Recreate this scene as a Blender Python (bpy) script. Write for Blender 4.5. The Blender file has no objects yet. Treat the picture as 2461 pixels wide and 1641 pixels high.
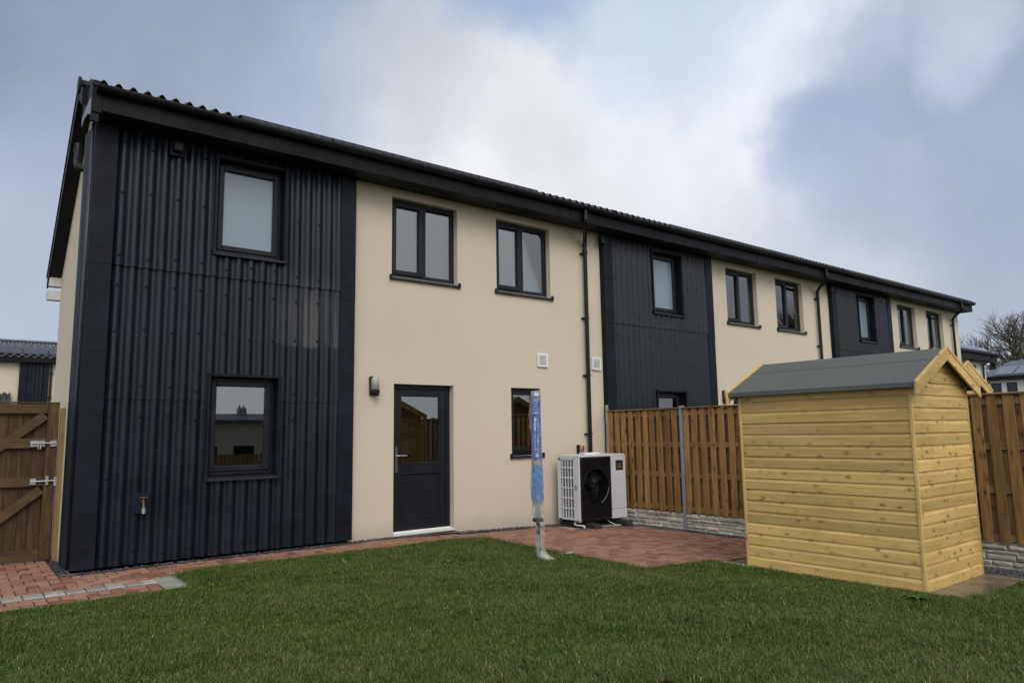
import bpy, bmesh, math, random
import numpy as np
from mathutils import Vector, Matrix
random.seed(7); rng = np.random.default_rng(7)
scene = bpy.context.scene
COL = scene.collection
PI = math.pi

# ---------------------------------------------------------------- camera
cam = bpy.data.cameras.new('camera'); camo = bpy.data.objects.new('camera', cam); COL.objects.link(camo)
cam.sensor_width = 36.0; cam.lens = 1714.31/2461*36.0; cam.clip_end = 2000; cam.clip_start = .05
yaw, pit, rol = [math.radians(a) for a in (37.998, 7.2697, -.8602)]
F = Vector((math.sin(yaw)*math.cos(pit), math.cos(yaw)*math.cos(pit), math.sin(pit)))
R0 = Vector((math.cos(yaw), -math.sin(yaw), 0)); U0 = R0.cross(F)
RR = R0*math.cos(rol)+U0*math.sin(rol); UU = RR.cross(F)
CAM = Vector((-1.053, -8.959, 1.391))
m = Matrix((RR, UU, -F)).transposed().to_4x4(); m.translation = CAM
camo.matrix_world = m; scene.camera = camo

# ---------------------------------------------------------------- world (overcast sky with broken cloud)
SUN_EL, SUN_ROT = math.radians(40), math.radians(205)      # behind the camera, a little left of the facade normal
world = bpy.data.worlds.new('World'); scene.world = world; world.use_nodes = True
nt = world.node_tree; nt.nodes.clear(); L = nt.links
def N(t, **k):
    n = nt.nodes.new(t)
    for a, b in k.items(): setattr(n, a, b)
    return n
out = N('ShaderNodeOutputWorld'); bg = N('ShaderNodeBackground'); bg.inputs['Strength'].default_value = .1
sky = N('ShaderNodeTexSky', sky_type='NISHITA', sun_disc=False, sun_elevation=SUN_EL, sun_rotation=SUN_ROT)
tc = N('ShaderNodeTexCoord')
def vm(op, a, b=None):
    n = N('ShaderNodeVectorMath', operation=op)
    for i, x in enumerate((a, b)):
        if x is None: continue
        if hasattr(x, 'links') or hasattr(x, 'is_linked'): L.new(x, n.inputs[i])
        else: n.inputs[i].default_value = x
    return n
def mt(op, a, b=None, clamp=False):
    n = N('ShaderNodeMath', operation=op); n.use_clamp = clamp
    for i, x in enumerate((a, b)):
        if x is None: continue
        if hasattr(x, 'is_linked'): L.new(x, n.inputs[i])
        else: n.inputs[i].default_value = x
    return n.outputs[0]
dirv = vm('NORMALIZE', tc.outputs['Generated']).outputs[0]
def noise(scale, detail, off, vec=dirv, rough=.55):
    a = vm('ADD', vec, off).outputs[0]
    n = N('ShaderNodeTexNoise'); n.inputs['Scale'].default_value = scale; n.inputs['Detail'].default_value = detail
    n.inputs['Roughness'].default_value = rough; L.new(a, n.inputs['Vector']); return n
warp = noise(3.4, 9, (3, 1, 5), rough=.62); wv = vm('SUBTRACT', warp.outputs['Color'], (.5, .5, .5)).outputs[0]
wsc = N('ShaderNodeVectorMath', operation='SCALE'); L.new(wv, wsc.inputs[0]); wsc.inputs['Scale'].default_value = .24
wdir = vm('NORMALIZE', vm('ADD', dirv, wsc.outputs[0]).outputs[0]).outputs[0]
def blob(d, r0, r1):                          # soft patch of cloud round one direction
    d = Vector(d).normalized()
    dp = N('ShaderNodeVectorMath', operation='DOT_PRODUCT'); L.new(wdir, dp.inputs[0]); dp.inputs[1].default_value = d
    mr = N('ShaderNodeMapRange', interpolation_type='SMOOTHSTEP'); L.new(dp.outputs['Value'], mr.inputs['Value'])
    mr.inputs['From Min'].default_value = math.cos(math.radians(r1)); mr.inputs['From Max'].default_value = math.cos(math.radians(r0))
    return mr.outputs[0]
def lin(c):
    return tuple(((x/255/12.92) if x/255 <= .04045 else ((x/255+.055)/1.055)**2.4) for x in c)+(1,)
def mix(fac, a, b):
    n = N('ShaderNodeMix', data_type='RGBA'); 
    if hasattr(fac, 'is_linked'): L.new(fac, n.inputs[0])
    else: n.inputs[0].default_value = fac
    for i, x in ((6, a), (7, b)):
        if hasattr(x, 'is_linked'): L.new(x, n.inputs[i])
        else: n.inputs[i].default_value = x
    return n.outputs[2]
sep = N('ShaderNodeSeparateXYZ'); L.new(dirv, sep.inputs[0])
hz = N('ShaderNodeMapRange', interpolation_type='SMOOTHSTEP'); L.new(sep.outputs['Z'], hz.inputs['Value'])
hz.inputs['From Min'].default_value = 0.0; hz.inputs['From Max'].default_value = .5
n1 = noise(2.1, 8, (8, 2, 1), rough=.6); n2 = noise(5.5, 7, (1, 9, 4), rough=.6)
base = mix(hz.outputs[0], lin((188, 195, 211)), lin((160, 172, 195)))
def smr(v, a, b):
    n = N('ShaderNodeMapRange', interpolation_type='SMOOTHSTEP'); L.new(v, n.inputs['Value']); n.inputs['From Min'].default_value = a; n.inputs['From Max'].default_value = b; return n.outputs[0]
c = mix(mt('MULTIPLY', smr(n1.outputs[0], .36, .70), .45), base, lin((196, 203, 216)))
for d_, r0_, r1_, f_, col_ in (
    ((.04, .89, .46), 1, 14, .8, (136, 152, 178)), ((.30, .80, .53), 0, 14, .6, (146, 163, 193)), ((.37, .77, .53), 0, 9, .5, (152, 172, 206)),
    ((.14, .90, .40), 0, 10, .5, (172, 181, 200)), ((.05, .975, .21), 1, 14, .6, (180, 190, 211)),
    ((.46, .79, .40), 0, 15, .65, (194, 203, 219)), ((.67, .65, .36), 5, 22, 1.0, (240, 241, 244)), ((.80, .55, .25), 3, 17, .9, (222, 225, 231)), ((.62, .69, .35), 2, 15, .8, (242, 243, 246)),
    ((.74, .52, .42), 2, 12, .95, (240, 243, 250)), ((.79, .40, .485), 1, 9, .95, (236, 241, 251)), ((.83, .31, .485), 0, 8, .7, (224, 232, 248)),
    ((.47, .75, .46), 0, 8, .6, (190, 195, 205)), ((.62, .70, .41), 0, 6, .45, (216, 219, 224)),
    ((.54, .64, .55), 0, 7, .8, (142, 173, 215)), ((.66, .54, .525), 0, 9, .6, (182, 202, 230)),
    ((.850, .375, .365), 0, 9, .7, (162, 176, 206)), ((.886, .31, .35), 0, 11, .75, (162, 174, 199)), ((.825, .425, .375), 0, 5, .6, (165, 183, 220)),
    ((.866, .28, .415), 0, 4, .7, (212, 221, 240)), ((.90, .27, .27), 1, 10, .6, (176, 188, 216)), ((.86, .44, .26), 1, 9, .5, (200, 208, 226))):
    c = mix(mt('MULTIPLY', blob(d_, r0_, r1_), f_), c, lin(col_))
# fine mottling of the cloud deck
mot = mt('ADD', mt('MULTIPLY', smr(n2.outputs[0], .28, .74), .12), mt('ADD', mt('MULTIPLY', smr(n1.outputs[0], .3, .7), .08), .92))
mc = N('ShaderNodeVectorMath', operation='SCALE'); L.new(c, mc.inputs[0]); L.new(mot, mc.inputs['Scale']); c = mc.outputs[0]
# the cloud brightens broadly towards the veiled sun behind the camera
sd = Vector((math.sin(SUN_ROT)*math.cos(SUN_EL), math.cos(SUN_ROT)*math.cos(SUN_EL), math.sin(SUN_EL)))
dps = N('ShaderNodeVectorMath', operation='DOT_PRODUCT'); L.new(dirv, dps.inputs[0]); dps.inputs[1].default_value = sd
sg = N('ShaderNodeMapRange', interpolation_type='SMOOTHSTEP'); L.new(dps.outputs['Value'], sg.inputs['Value'])
sg.inputs['From Min'].default_value = -.15; sg.inputs['From Max'].default_value = 1.0
gain = mt('ADD', mt('MULTIPLY', sg.outputs[0], 1.5), 1.0)
c = mix(mt('MULTIPLY', sg.outputs[0], .85), c, (.60, .585, .54, 1))
cs = N('ShaderNodeVectorMath', operation='SCALE'); L.new(c, cs.inputs[0]); L.new(mt('MULTIPLY', gain, 10.0), cs.inputs['Scale'])
fin = mix(.93, sky.outputs[0], cs.outputs[0])
L.new(fin, bg.inputs['Color']); L.new(bg.outputs[0], out.inputs[0])
sl = bpy.data.lights.new('sun', 'SUN'); sl.energy = 1.5; sl.angle = math.radians(30); sl.color = (1, .94, .86)
so = bpy.data.objects.new('sun', sl); COL.objects.link(so); so.rotation_euler = sd.to_track_quat('Z', 'Y').to_euler()
scene.view_settings.view_transform = 'Standard'; scene.view_settings.look = 'None'
scene.view_settings.exposure = 0.0; scene.view_settings.gamma = 1; scene.view_settings.use_curve_mapping = False

# ---------------------------------------------------------------- materials
class MatB:
    def __init__(s, name):
        s.m = bpy.data.materials.new(name); s.m.use_nodes = True; s.t = s.m.node_tree
        s.b = s.t.nodes['Principled BSDF']; s.o = s.t.nodes['Material Output']
    def n(s, t, **k):
        n = s.t.nodes.new(t)
        for a, b in k.items():
            if a in n.inputs and not hasattr(n, a): n.inputs[a].default_value = b
            else: setattr(n, a, b)
        return n
    def l(s, a, b): s.t.links.new(a, b)
    def set(s, k, v):
        if hasattr(v, 'is_linked'): s.l(v, s.b.inputs[k])
        else: s.b.inputs[k].default_value = v
    def coord(s, scale=(1, 1, 1), kind='Object', off=None):
        if kind == 'World': src = s.n('ShaderNodeNewGeometry').outputs['Position']
        else: src = s.n('ShaderNodeTexCoord').outputs[kind]
        if off is not None:
            a = s.n('ShaderNodeVectorMath', operation='ADD'); s.l(src, a.inputs[0]); s.l(off, a.inputs[1]); src = a.outputs[0]
        mp = s.n('ShaderNodeMapping'); s.l(src, mp.inputs[0]); mp.inputs['Scale'].default_value = scale
        return mp.outputs[0]
    def noise(s, vec, scale=1, detail=4, rough=.55, dist=0):
        n = s.n('ShaderNodeTexNoise'); s.l(vec, n.inputs['Vector'])
        n.inputs['Scale'].default_value = scale; n.inputs['Detail'].default_value = detail
        n.inputs['Roughness'].default_value = rough; n.inputs['Distortion'].default_value = dist; return n
    def rng(s, v, a, b, c=0., d=1.):
        n = s.n('ShaderNodeMapRange', interpolation_type='SMOOTHSTEP'); s.l(v, n.inputs['Value'])
        for k, x in zip(('From Min', 'From Max', 'To Min', 'To Max'), (a, b, c, d)): n.inputs[k].default_value = x
        return n.outputs[0]
    def mix(s, f, a, b, mode='MIX'):
        n = s.n('ShaderNodeMix', data_type='RGBA'); n.blend_type = mode
        for i, x in ((0, f), (6, a), (7, b)):
            if hasattr(x, 'is_linked'): s.l(x, n.inputs[i])
            else: n.inputs[i].default_value = x if i == 0 else (tuple(x)+(1,))[:4]
        return n.outputs[2]
    def math(s, op, a, b=0., clamp=False):
        n = s.n('ShaderNodeMath', operation=op); n.use_clamp = clamp
        for i, x in enumerate((a, b)):
            if hasattr(x, 'is_linked'): s.l(x, n.inputs[i])
            else: n.inputs[i].default_value = x
        return n.outputs[0]
    def bump(s, h, strength=.3, dist=.01):
        n = s.n('ShaderNodeBump'); s.l(h, n.inputs['Height']); n.inputs['Strength'].default_value = strength
        n.inputs['Distance'].default_value = dist; s.l(n.outputs[0], s.b.inputs['Normal'])

def plain(name, col, rough=.5, var=.15, bscale=60, bstr=.08, metal=0., spec=.5):
    M = MatB(name); v = M.noise(M.coord(), 3.2, 5)
    c = M.mix(M.rng(v.outputs[0], .3, .7), [x*(1-var) for x in col], [x*(1+var) for x in col])
    M.set('Base Color', c); M.set('Metallic', metal); M.set('Specular IOR Level', spec)
    M.set('Roughness', M.rng(M.noise(M.coord(), 8, 3).outputs[0], .3, .7, rough*.85, min(1, rough*1.15)))
    if bstr: M.bump(M.noise(M.coord(), bscale, 4).outputs[0], bstr, .004)
    return M.m
def wood(name, c1, c2, axis, knot=(.12, .055, .02), rough=.6, kd=1.0, wear=None, vary=.25):
    M = MatB(name)
    oi = M.n('ShaderNodeObjectInfo'); off = M.n('ShaderNodeVectorMath', operation='SCALE')
    cmb = M.n('ShaderNodeCombineXYZ')
    M.l(oi.outputs['Random'], cmb.inputs[0]); M.l(M.math('MULTIPLY', oi.outputs['Random'], 7.3), cmb.inputs[1]); M.l(M.math('MULTIPLY', oi.outputs['Random'], 3.1), cmb.inputs[2])
    M.l(cmb.outputs[0], off.inputs[0]); off.inputs['Scale'].default_value = 23
    def sc(al, ac): return tuple(al if i == axis else ac for i in range(3))
    g = M.noise(M.coord(sc(1.6, 26), off=off.outputs[0]), 1, 5, .6, 1.2)
    g2 = M.noise(M.coord(sc(.9, 7), off=off.outputs[0]), 1, 3, .5, .6)
    vo = M.n('ShaderNodeTexVoronoi'); M.l(M.coord(sc(5.6*kd, 8+5*kd), off=off.outputs[0]), vo.inputs['Vector']); vo.inputs['Scale'].default_value = 1
    kn = M.rng(vo.outputs['Distance'], .10, .21, 1, 0)
    halo = M.rng(vo.outputs['Distance'], .12, .5, 1, 0)
    sp = M.n('ShaderNodeSeparateColor'); M.l(vo.outputs['Color'], sp.inputs[0])
    gate = M.rng(sp.outputs[0], .42, .5)
    kn = M.math('MULTIPLY', kn, gate); halo = M.math('MULTIPLY', halo, gate)
    c = M.mix(M.rng(g.outputs[0], .32, .68), c1, c2)
    c = M.mix(M.math('MULTIPLY', M.rng(g2.outputs[0], .35, .7), .4), c, [x*.72 for x in c1])
    rv = M.math('ADD', M.math('MULTIPLY', oi.outputs['Random'], vary), 1-vary*.6)
    hs = M.n('ShaderNodeHueSaturation'); M.l(c, hs.inputs['Color']); M.l(rv, hs.inputs['Value']); c = hs.outputs[0]
    c = M.mix(M.math('MULTIPLY', halo, .5), c, [x*.5 for x in c1])
    c = M.mix(M.math('MULTIPLY', kn, .85), c, knot)
    st = M.noise(M.coord((1.3, 1.3, 1.3), 'World'), 1.1, 4)
    c = M.mix(M.math('MULTIPLY', M.rng(st.outputs[0], .5, .75), .35), c, [x*.6 for x in c1])
    M.set('Base Color', c); M.set('Roughness', rough); M.set('Specular IOR Level', .3)
    M.bump(g.outputs[0], .25, .004)
    return M.m

MT = {}
def render_mat(name, col):
    M = MatB(name)
    big = M.noise(M.coord(kind='World'), .55, 5); mid = M.noise(M.coord(kind='World'), 3.5, 5)
    c = M.mix(M.rng(big.outputs[0], .3, .7), [x*.93 for x in col], col)
    c = M.mix(M.math('MULTIPLY', M.rng(mid.outputs[0], .55, .75), .12), c, [x*.82 for x in col])
    pz = M.n('ShaderNodeSeparateXYZ'); M.l(M.n('ShaderNodeNewGeometry').outputs['Position'], pz.inputs[0])
    splash = M.math('MULTIPLY', M.rng(M.math('ADD', pz.outputs['Z'], M.math('MULTIPLY', mid.outputs[0], -.25)), -.15, .12, 1, 0), .45)
    c = M.mix(splash, c, [x*.62 for x in col])
    strk = M.noise(M.coord((2.2, 2.2, .12), 'World'), 1, 4)
    c = M.mix(M.math('MULTIPLY', M.rng(strk.outputs[0], .58, .8), .14), c, [x*.75 for x in col])
    gr = M.noise(M.coord(kind='World'), 62, 4, .75); sp = M.noise(M.coord(kind='World'), 260, 2)
    c = M.mix(M.math('MULTIPLY', M.rng(gr.outputs[0], .36, .58, 1, 0), .22), c, [x*.7 for x in col])
    M.set('Base Color', c); M.set('Roughness', .92); M.set('Specular IOR Level', .2)
    M.bump(M.math('ADD', gr.outputs[0], M.math('MULTIPLY', sp.outputs[0], .4)), .9, .008)
    return M.m
MT['cream'] = render_mat('cream_render', (.585, .52, .425))
MT['white_render'] = render_mat('white_render', (.60, .60, .57))

def clad_mat():
    M = MatB('navy_fibre_cement')
    v = M.noise(M.coord(kind='World'), 2.0, 6); st = M.noise(M.coord((14, 14, .35), 'World'), 1, 5, .6)
    c = M.mix(M.rng(v.outputs[0], .3, .7), (.0045, .0085, .0155), (.0085, .0135, .0225))
    c = M.mix(M.math('MULTIPLY', M.rng(st.outputs[0], .53, .75), .45), c, (.028, .032, .042))
    # ragged lime bloom streaks over a band below the lap joint
    pz = M.n('ShaderNodeSeparateXYZ'); M.l(M.n('ShaderNodeNewGeometry').outputs['Position'], pz.inputs[0])
    s2 = M.noise(M.coord((1.0, 1.0, .5), 'World'), 1.3, 5)
    bandz = M.math('MULTIPLY', M.rng(M.math('ADD', pz.outputs['Z'], M.math('MULTIPLY', s2.outputs[0], .25)), 2.66, 2.70), M.rng(pz.outputs['Z'], 3.6, 3.0))
    bl = M.math('MULTIPLY', bandz, M.math('MULTIPLY', M.rng(pz.outputs['X'], 1.9, 2.6), M.rng(pz.outputs['X'], 3.1, 2.9)))
    c = M.mix(M.math('MULTIPLY', M.math('MULTIPLY', bl, M.rng(st.outputs[0], .35, .6)), .8), c, (.075, .075, .08))
    wet = M.rng(M.math('ADD', pz.outputs['Z'], M.math('MULTIPLY', s2.outputs[0], .15)), 2.58, 2.62, 1, 0)
    c = M.mix(M.math('MULTIPLY', wet, .25), c, (.005, .006, .009))
    M.set('Base Color', c); M.set('Roughness', M.rng(v.outputs[0], .3, .7, .28, .40)); M.set('Specular IOR Level', .30)
    M.bump(M.noise(M.coord(kind='World'), 45, 5).outputs[0], .12, .004)
    return M.m
MT['clad'] = clad_mat()
MT['trim'] = plain('navy_trim', (.006, .0085, .0145), .5, .3, 35, .12, 0., .16)
MT['fascia'] = plain('dark_fascia', (.0085, .0085, .0115), .5, .3, 25, .1, 0., .12)
MT['gutter'] = plain('black_gutter', (.005, .006, .009), .33, .25, 30, .05, 0., .3)
MT['soffit'] = plain('soffit_board', (.010, .010, .011), .6, .15, 60, .08, 0., .3)
MT['frame'] = plain('anthracite_frame', (.010, .012, .017), .38, .15, 80, .03, 0., .22)
MT['black'] = plain('black_plastic', (.005, .005, .0055), .45, .3, 60, .08, 0., .3)
MT['rubber'] = plain('black_rubber', (.012, .012, .012), .75, .4, 50, .4)
MT['white'] = plain('white_plastic', (.68, .68, .68), .4, .05)
MT['unit_white'] = plain('white_powder_coat', (.50, .51, .55), .42, .04, 90, .02)
MT['unit_vent'] = plain('grey_inset', (.22, .23, .26), .5)
MT['fin'] = plain('green_fins', (.05, .12, .13), .35, .5, 200, .2, .4)
MT['galv'] = plain('galvanised_steel', (.38, .40, .42), .42, .25, 20, .1, .75)
MT['greypost'] = plain('grey_painted_post', (.19, .20, .22), .5, .12)
MT['chrome'] = plain('chrome', (.75, .75, .75), .18, .05, 60, 0, 1.)
MT['brass'] = plain('brass', (.22, .15, .075), .4, .3, 60, .1, .8)
MT['blind'] = plain('blind_fabric', (.20, .22, .235), .9, .06, 30, 0)
MT['room'] = plain('room_interior', (.10, .09, .08), .9)
MT['blue'] = plain('blue_card', (.020, .070, .34), .4, .12)
MT['rope'] = plain('blue_rope', (.04, .23, .55), .5, .3)
MT['yellow'] = plain('yellow_print', (.6, .48, .05), .5)
MT['orange'] = plain('orange_knob', (.75, .25, .03), .4)
MT['kraft'] = plain('brown_paper_tape', (.28, .18, .10), .6)
MT['label'] = plain('dark_label', (.020, .014, .010), .4)
MT['paper'] = plain('paper', (.62, .60, .66), .6)
MT['concrete'] = plain('concrete_slab', (.33, .31, .27), .75, .18, 30, .3)
MT['wet_concrete'] = plain('damp_concrete', (.13, .115, .095), .3, .35, 14, .15)
MT['slate'] = plain('slate_chips', (.045, .045, .055), .5, .6, 15, .2)
MT['solar'] = plain('solar_glass', (.012, .014, .024), .12, .1, 60, 0)
MT['pale_solar'] = plain('pale_solar_glass', (.10, .11, .14), .15, .1, 60, 0)
MT['roof'] = plain('dark_roof_sheet', (.016, .020, .025), .45, .3, 20, .15, 0., .4)
MT['far_roof'] = plain('grey_roof_sheet', (.075, .085, .105), .55, .15)
MT['bark'] = plain('winter_bark', (.055, .045, .033), .9, .35, 8, .2)
MT['leaf_brown'] = plain('dead_leaf', (.17, .13, .075), .7, .3)
MT['leaf_green'] = plain('weed_leaf', (.028, .065, .008), .6, .3)
MT['shed_x'] = wood('pale_pine_x', (.50, .332, .118), (.61, .425, .168), 0, (.19, .09, .03), vary=.35, kd=1.5)
MT['shed_y'] = wood('pale_pine_y', (.50, .332, .118), (.61, .425, .168), 1, (.19, .09, .03), vary=.35, kd=1.5)
MT['shed_z'] = wood('pale_pine_z', (.50, .34, .13), (.62, .45, .20), 2, (.19, .09, .03))
MT['fence_z'] = wood('brown_pine_z', (.175, .093, .031), (.325, .185, .068), 2, (.045, .022, .010), kd=1.1, vary=.6)
MT['fence_y'] = wood('brown_pine_y', (.16, .09, .035), (.27, .16, .07), 1, (.05, .025, .012))
MT['fence_x'] = wood('brown_pine_x', (.16, .09, .035), (.27, .16, .07), 0, (.05, .025, .012))
MT['gate_z'] = wood('dark_pine_z', (.038, .022, .009), (.105, .060, .025), 2, (.03, .015, .008), kd=.8, vary=.6)
MT['gate_x'] = wood('dark_pine_x', (.062, .038, .016), (.115, .074, .031), 0, (.04, .02, .01))
MT['post_z'] = wood('tan_post_z', (.17, .12, .052), (.24, .175, .08), 2, (.10, .05, .02))

def felt_mat():
    M = MatB('green_grey_roofing_felt')
    s = M.noise(M.coord(kind='World'), 330, 2, .8); b = M.noise(M.coord((2, .7, 2), 'World'), 1.6, 5, dist=1.)
    c = M.mix(M.rng(s.outputs[0], .35, .68), (.042, .048, .048), (.125, .137, .137))
    c = M.mix(M.math('MULTIPLY', M.rng(b.outputs[0], .4, .7), .3), c, (.06, .066, .07))
    M.set('Base Color', c); M.set('Roughness', .9); M.bump(M.math('ADD', s.outputs[0], M.math('MULTIPLY', b.outputs[0], 2)), .5, .004); return M.m
MT['felt'] = felt_mat()
def paver_mat(name, c1, c2, wetc):
    M = MatB(name)
    oi = M.n('ShaderNodeObjectInfo'); at = M.n('ShaderNodeAttribute'); at.attribute_name = 'tint'
    r = M.math('FRACT', M.math('ADD', M.math('MULTIPLY', oi.outputs['Random'], 7.7), at.outputs['Fac']))
    c = M.mix(r, c1, c2)
    dk = M.math('FRACT', M.math('MULTIPLY', r, 5.3))
    c = M.mix(M.math('MULTIPLY', M.rng(dk, .66, .72), .55), c, [x*.55 for x in c1])
    w = M.noise(M.coord((1, 1, 1), 'World'), 6.5, 6, .65)
    wm = M.math('ADD', M.math('MULTIPLY', w.outputs[0], .55), M.math('MULTIPLY', r, .5))
    wet = M.math('MULTIPLY', M.rng(wm, .58, .64), .6)
    fine = M.noise(M.coord(kind='World'), 60, 4, .7)
    c = M.mix(M.math('MULTIPLY', M.rng(fine.outputs[0], .45, .7), .3), c, [x*1.35 for x in c2])
    c = M.mix(wet, c, wetc)
    M.set('Base Color', c); M.set('Roughness', M.rng(wet, 0, 1, .8, .35)); M.bump(fine.outputs[0], .35, .004); return M.m
MT['paver'] = paver_mat('red_block_paver', (.225, .108, .070), (.305, .160, .114), (.135, .050, .026))
MT['paver_grey'] = paver_mat('grey_block_paver', (.27, .27, .245), (.35, .35, .32), (.18, .18, .16))
def stone_mat():
    M = MatB('rock_faced_concrete'); a = M.noise(M.coord(kind='World'), 5, 6, .65); b = M.noise(M.coord(kind='World'), 40, 5)
    c = M.mix(M.rng(a.outputs[0], .3, .72), (.27, .245, .21), (.56, .53, .47))
    M.set('Base Color', M.mix(M.math('MULTIPLY', b.outputs[0], .3), c, (.15, .14, .13))); M.set('Roughness', .85); M.bump(b.outputs[0], .6, .008); return M.m
MT['stone'] = stone_mat()
def glass_mat(name, tint, refl, rough=0.0):
    M = MatB(name); M.t.nodes.remove(M.b)
    tr = M.n('ShaderNodeBsdfTransparent'); tr.inputs['Color'].default_value = tint+(1,)
    gl = M.n('ShaderNodeBsdfGlossy'); gl.inputs['Roughness'].default_value = rough
    fr = M.n('ShaderNodeFresnel'); fr.inputs['IOR'].default_value = 1.5
    nz = M.noise(M.coord(), 1.5, 1); bp = M.n('ShaderNodeBump'); M.l(nz.outputs[0], bp.inputs['Height']); bp.inputs['Strength'].default_value = .02; bp.inputs['Distance'].default_value = .02
    M.l(bp.outputs[0], gl.inputs['Normal'])
    mx = M.n('ShaderNodeMixShader'); M.l(M.math('ADD', M.math('MULTIPLY', fr.outputs[0], 1.3), refl, True), mx.inputs[0])
    M.l(tr.outputs[0], mx.inputs[1]); M.l(gl.outputs[0], mx.inputs[2]); M.l(mx.outputs[0], M.o.inputs[0]); return M.m
MT['glass'] = glass_mat('window_glass', (.60, .66, .68), .13)
def film():
    M = MatB('clear_plastic_film'); M.set('Base Color', (.55, .57, .6, 1)); M.set('Roughness', .16); M.set('Specular IOR Level', .6)
    lw = M.n('ShaderNodeLayerWeight'); lw.inputs['Blend'].default_value = .35
    cr = M.noise(M.coord((1, 1, .35)), 55, 4, .6)
    a = M.math('ADD', M.math('MULTIPLY', lw.outputs['Facing'], .42), M.math('MULTIPLY', M.rng(cr.outputs[0], .5, .68), .3))
    M.set('Alpha', M.math('ADD', a, .06, True)); M.bump(cr.outputs[0], .8, .01); return M.m
MT['film'] = film()
def obscure():
    M = MatB('obscured_glass'); M.set('Base Color', (.165, .22, .27, 1)); M.set('Roughness', .22); M.set('Specular IOR Level', .8)
    M.bump(M.noise(M.coord(kind='World'), 120, 2).outputs[0], .05, .002); return M.m
MT['obscure'] = obscure()
def lampglass():
    M = MatB('ribbed_lamp_glass'); M.set('Base Color', (.52, .52, .48, 1)); M.set('Roughness', .2); M.set('Transmission Weight', .35); return M.m
MT['lampglass'] = lampglass()
def grass_mat():
    M = MatB('grass_blades'); at = M.n('ShaderNodeAttribute'); at.attribute_name = 'tint'
    oi = M.n('ShaderNodeObjectInfo')
    g = M.noise(M.coord(kind='World'), .9, 5, .6)
    c = M.mix(at.outputs['Fac'], (.022, .050, .002), (.078, .125, .007))
    c = M.mix(M.math('MULTIPLY', M.rng(g.outputs[0], .38, .66), .55), c, (.085, .105, .022))
    g2 = M.noise(M.coord(kind='World'), 4.5, 4, .6)
    c = M.mix(M.math('MULTIPLY', M.rng(g2.outputs[0], .56, .72), .35), c, (.15, .15, .05))
    c = M.mix(M.math('MULTIPLY', M.rng(g2.outputs[0], .30, .46, 1, 0), .45), c, (.016, .038, .004))
    c = M.mix(M.rng(at.outputs['Fac'], .93, .95), c, (.26, .22, .11))
    M.set('Base Color', c); M.set('Roughness', .5); M.set('Specular IOR Level', .35)
    return M.m
MT['grass'] = grass_mat()
def soil_mat(name, a, b):
    M = MatB(name); n = M.noise(M.coord(kind='World'), 12, 6, .7)
    M.set('Base Color', M.mix(M.rng(n.outputs[0], .3, .7), a, b)); M.set('Roughness', .95); M.bump(n.outputs[0], .6, .02); return M.m
MT['turf'] = soil_mat('turf_soil', (.012, .022, .004), (.025, .042, .008))
MT['ground'] = soil_mat('garden_ground', (.03, .045, .018), (.07, .08, .035))
MT['joint'] = soil_mat('jointing_sand', (.022, .014, .010), (.05, .032, .024))

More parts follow.
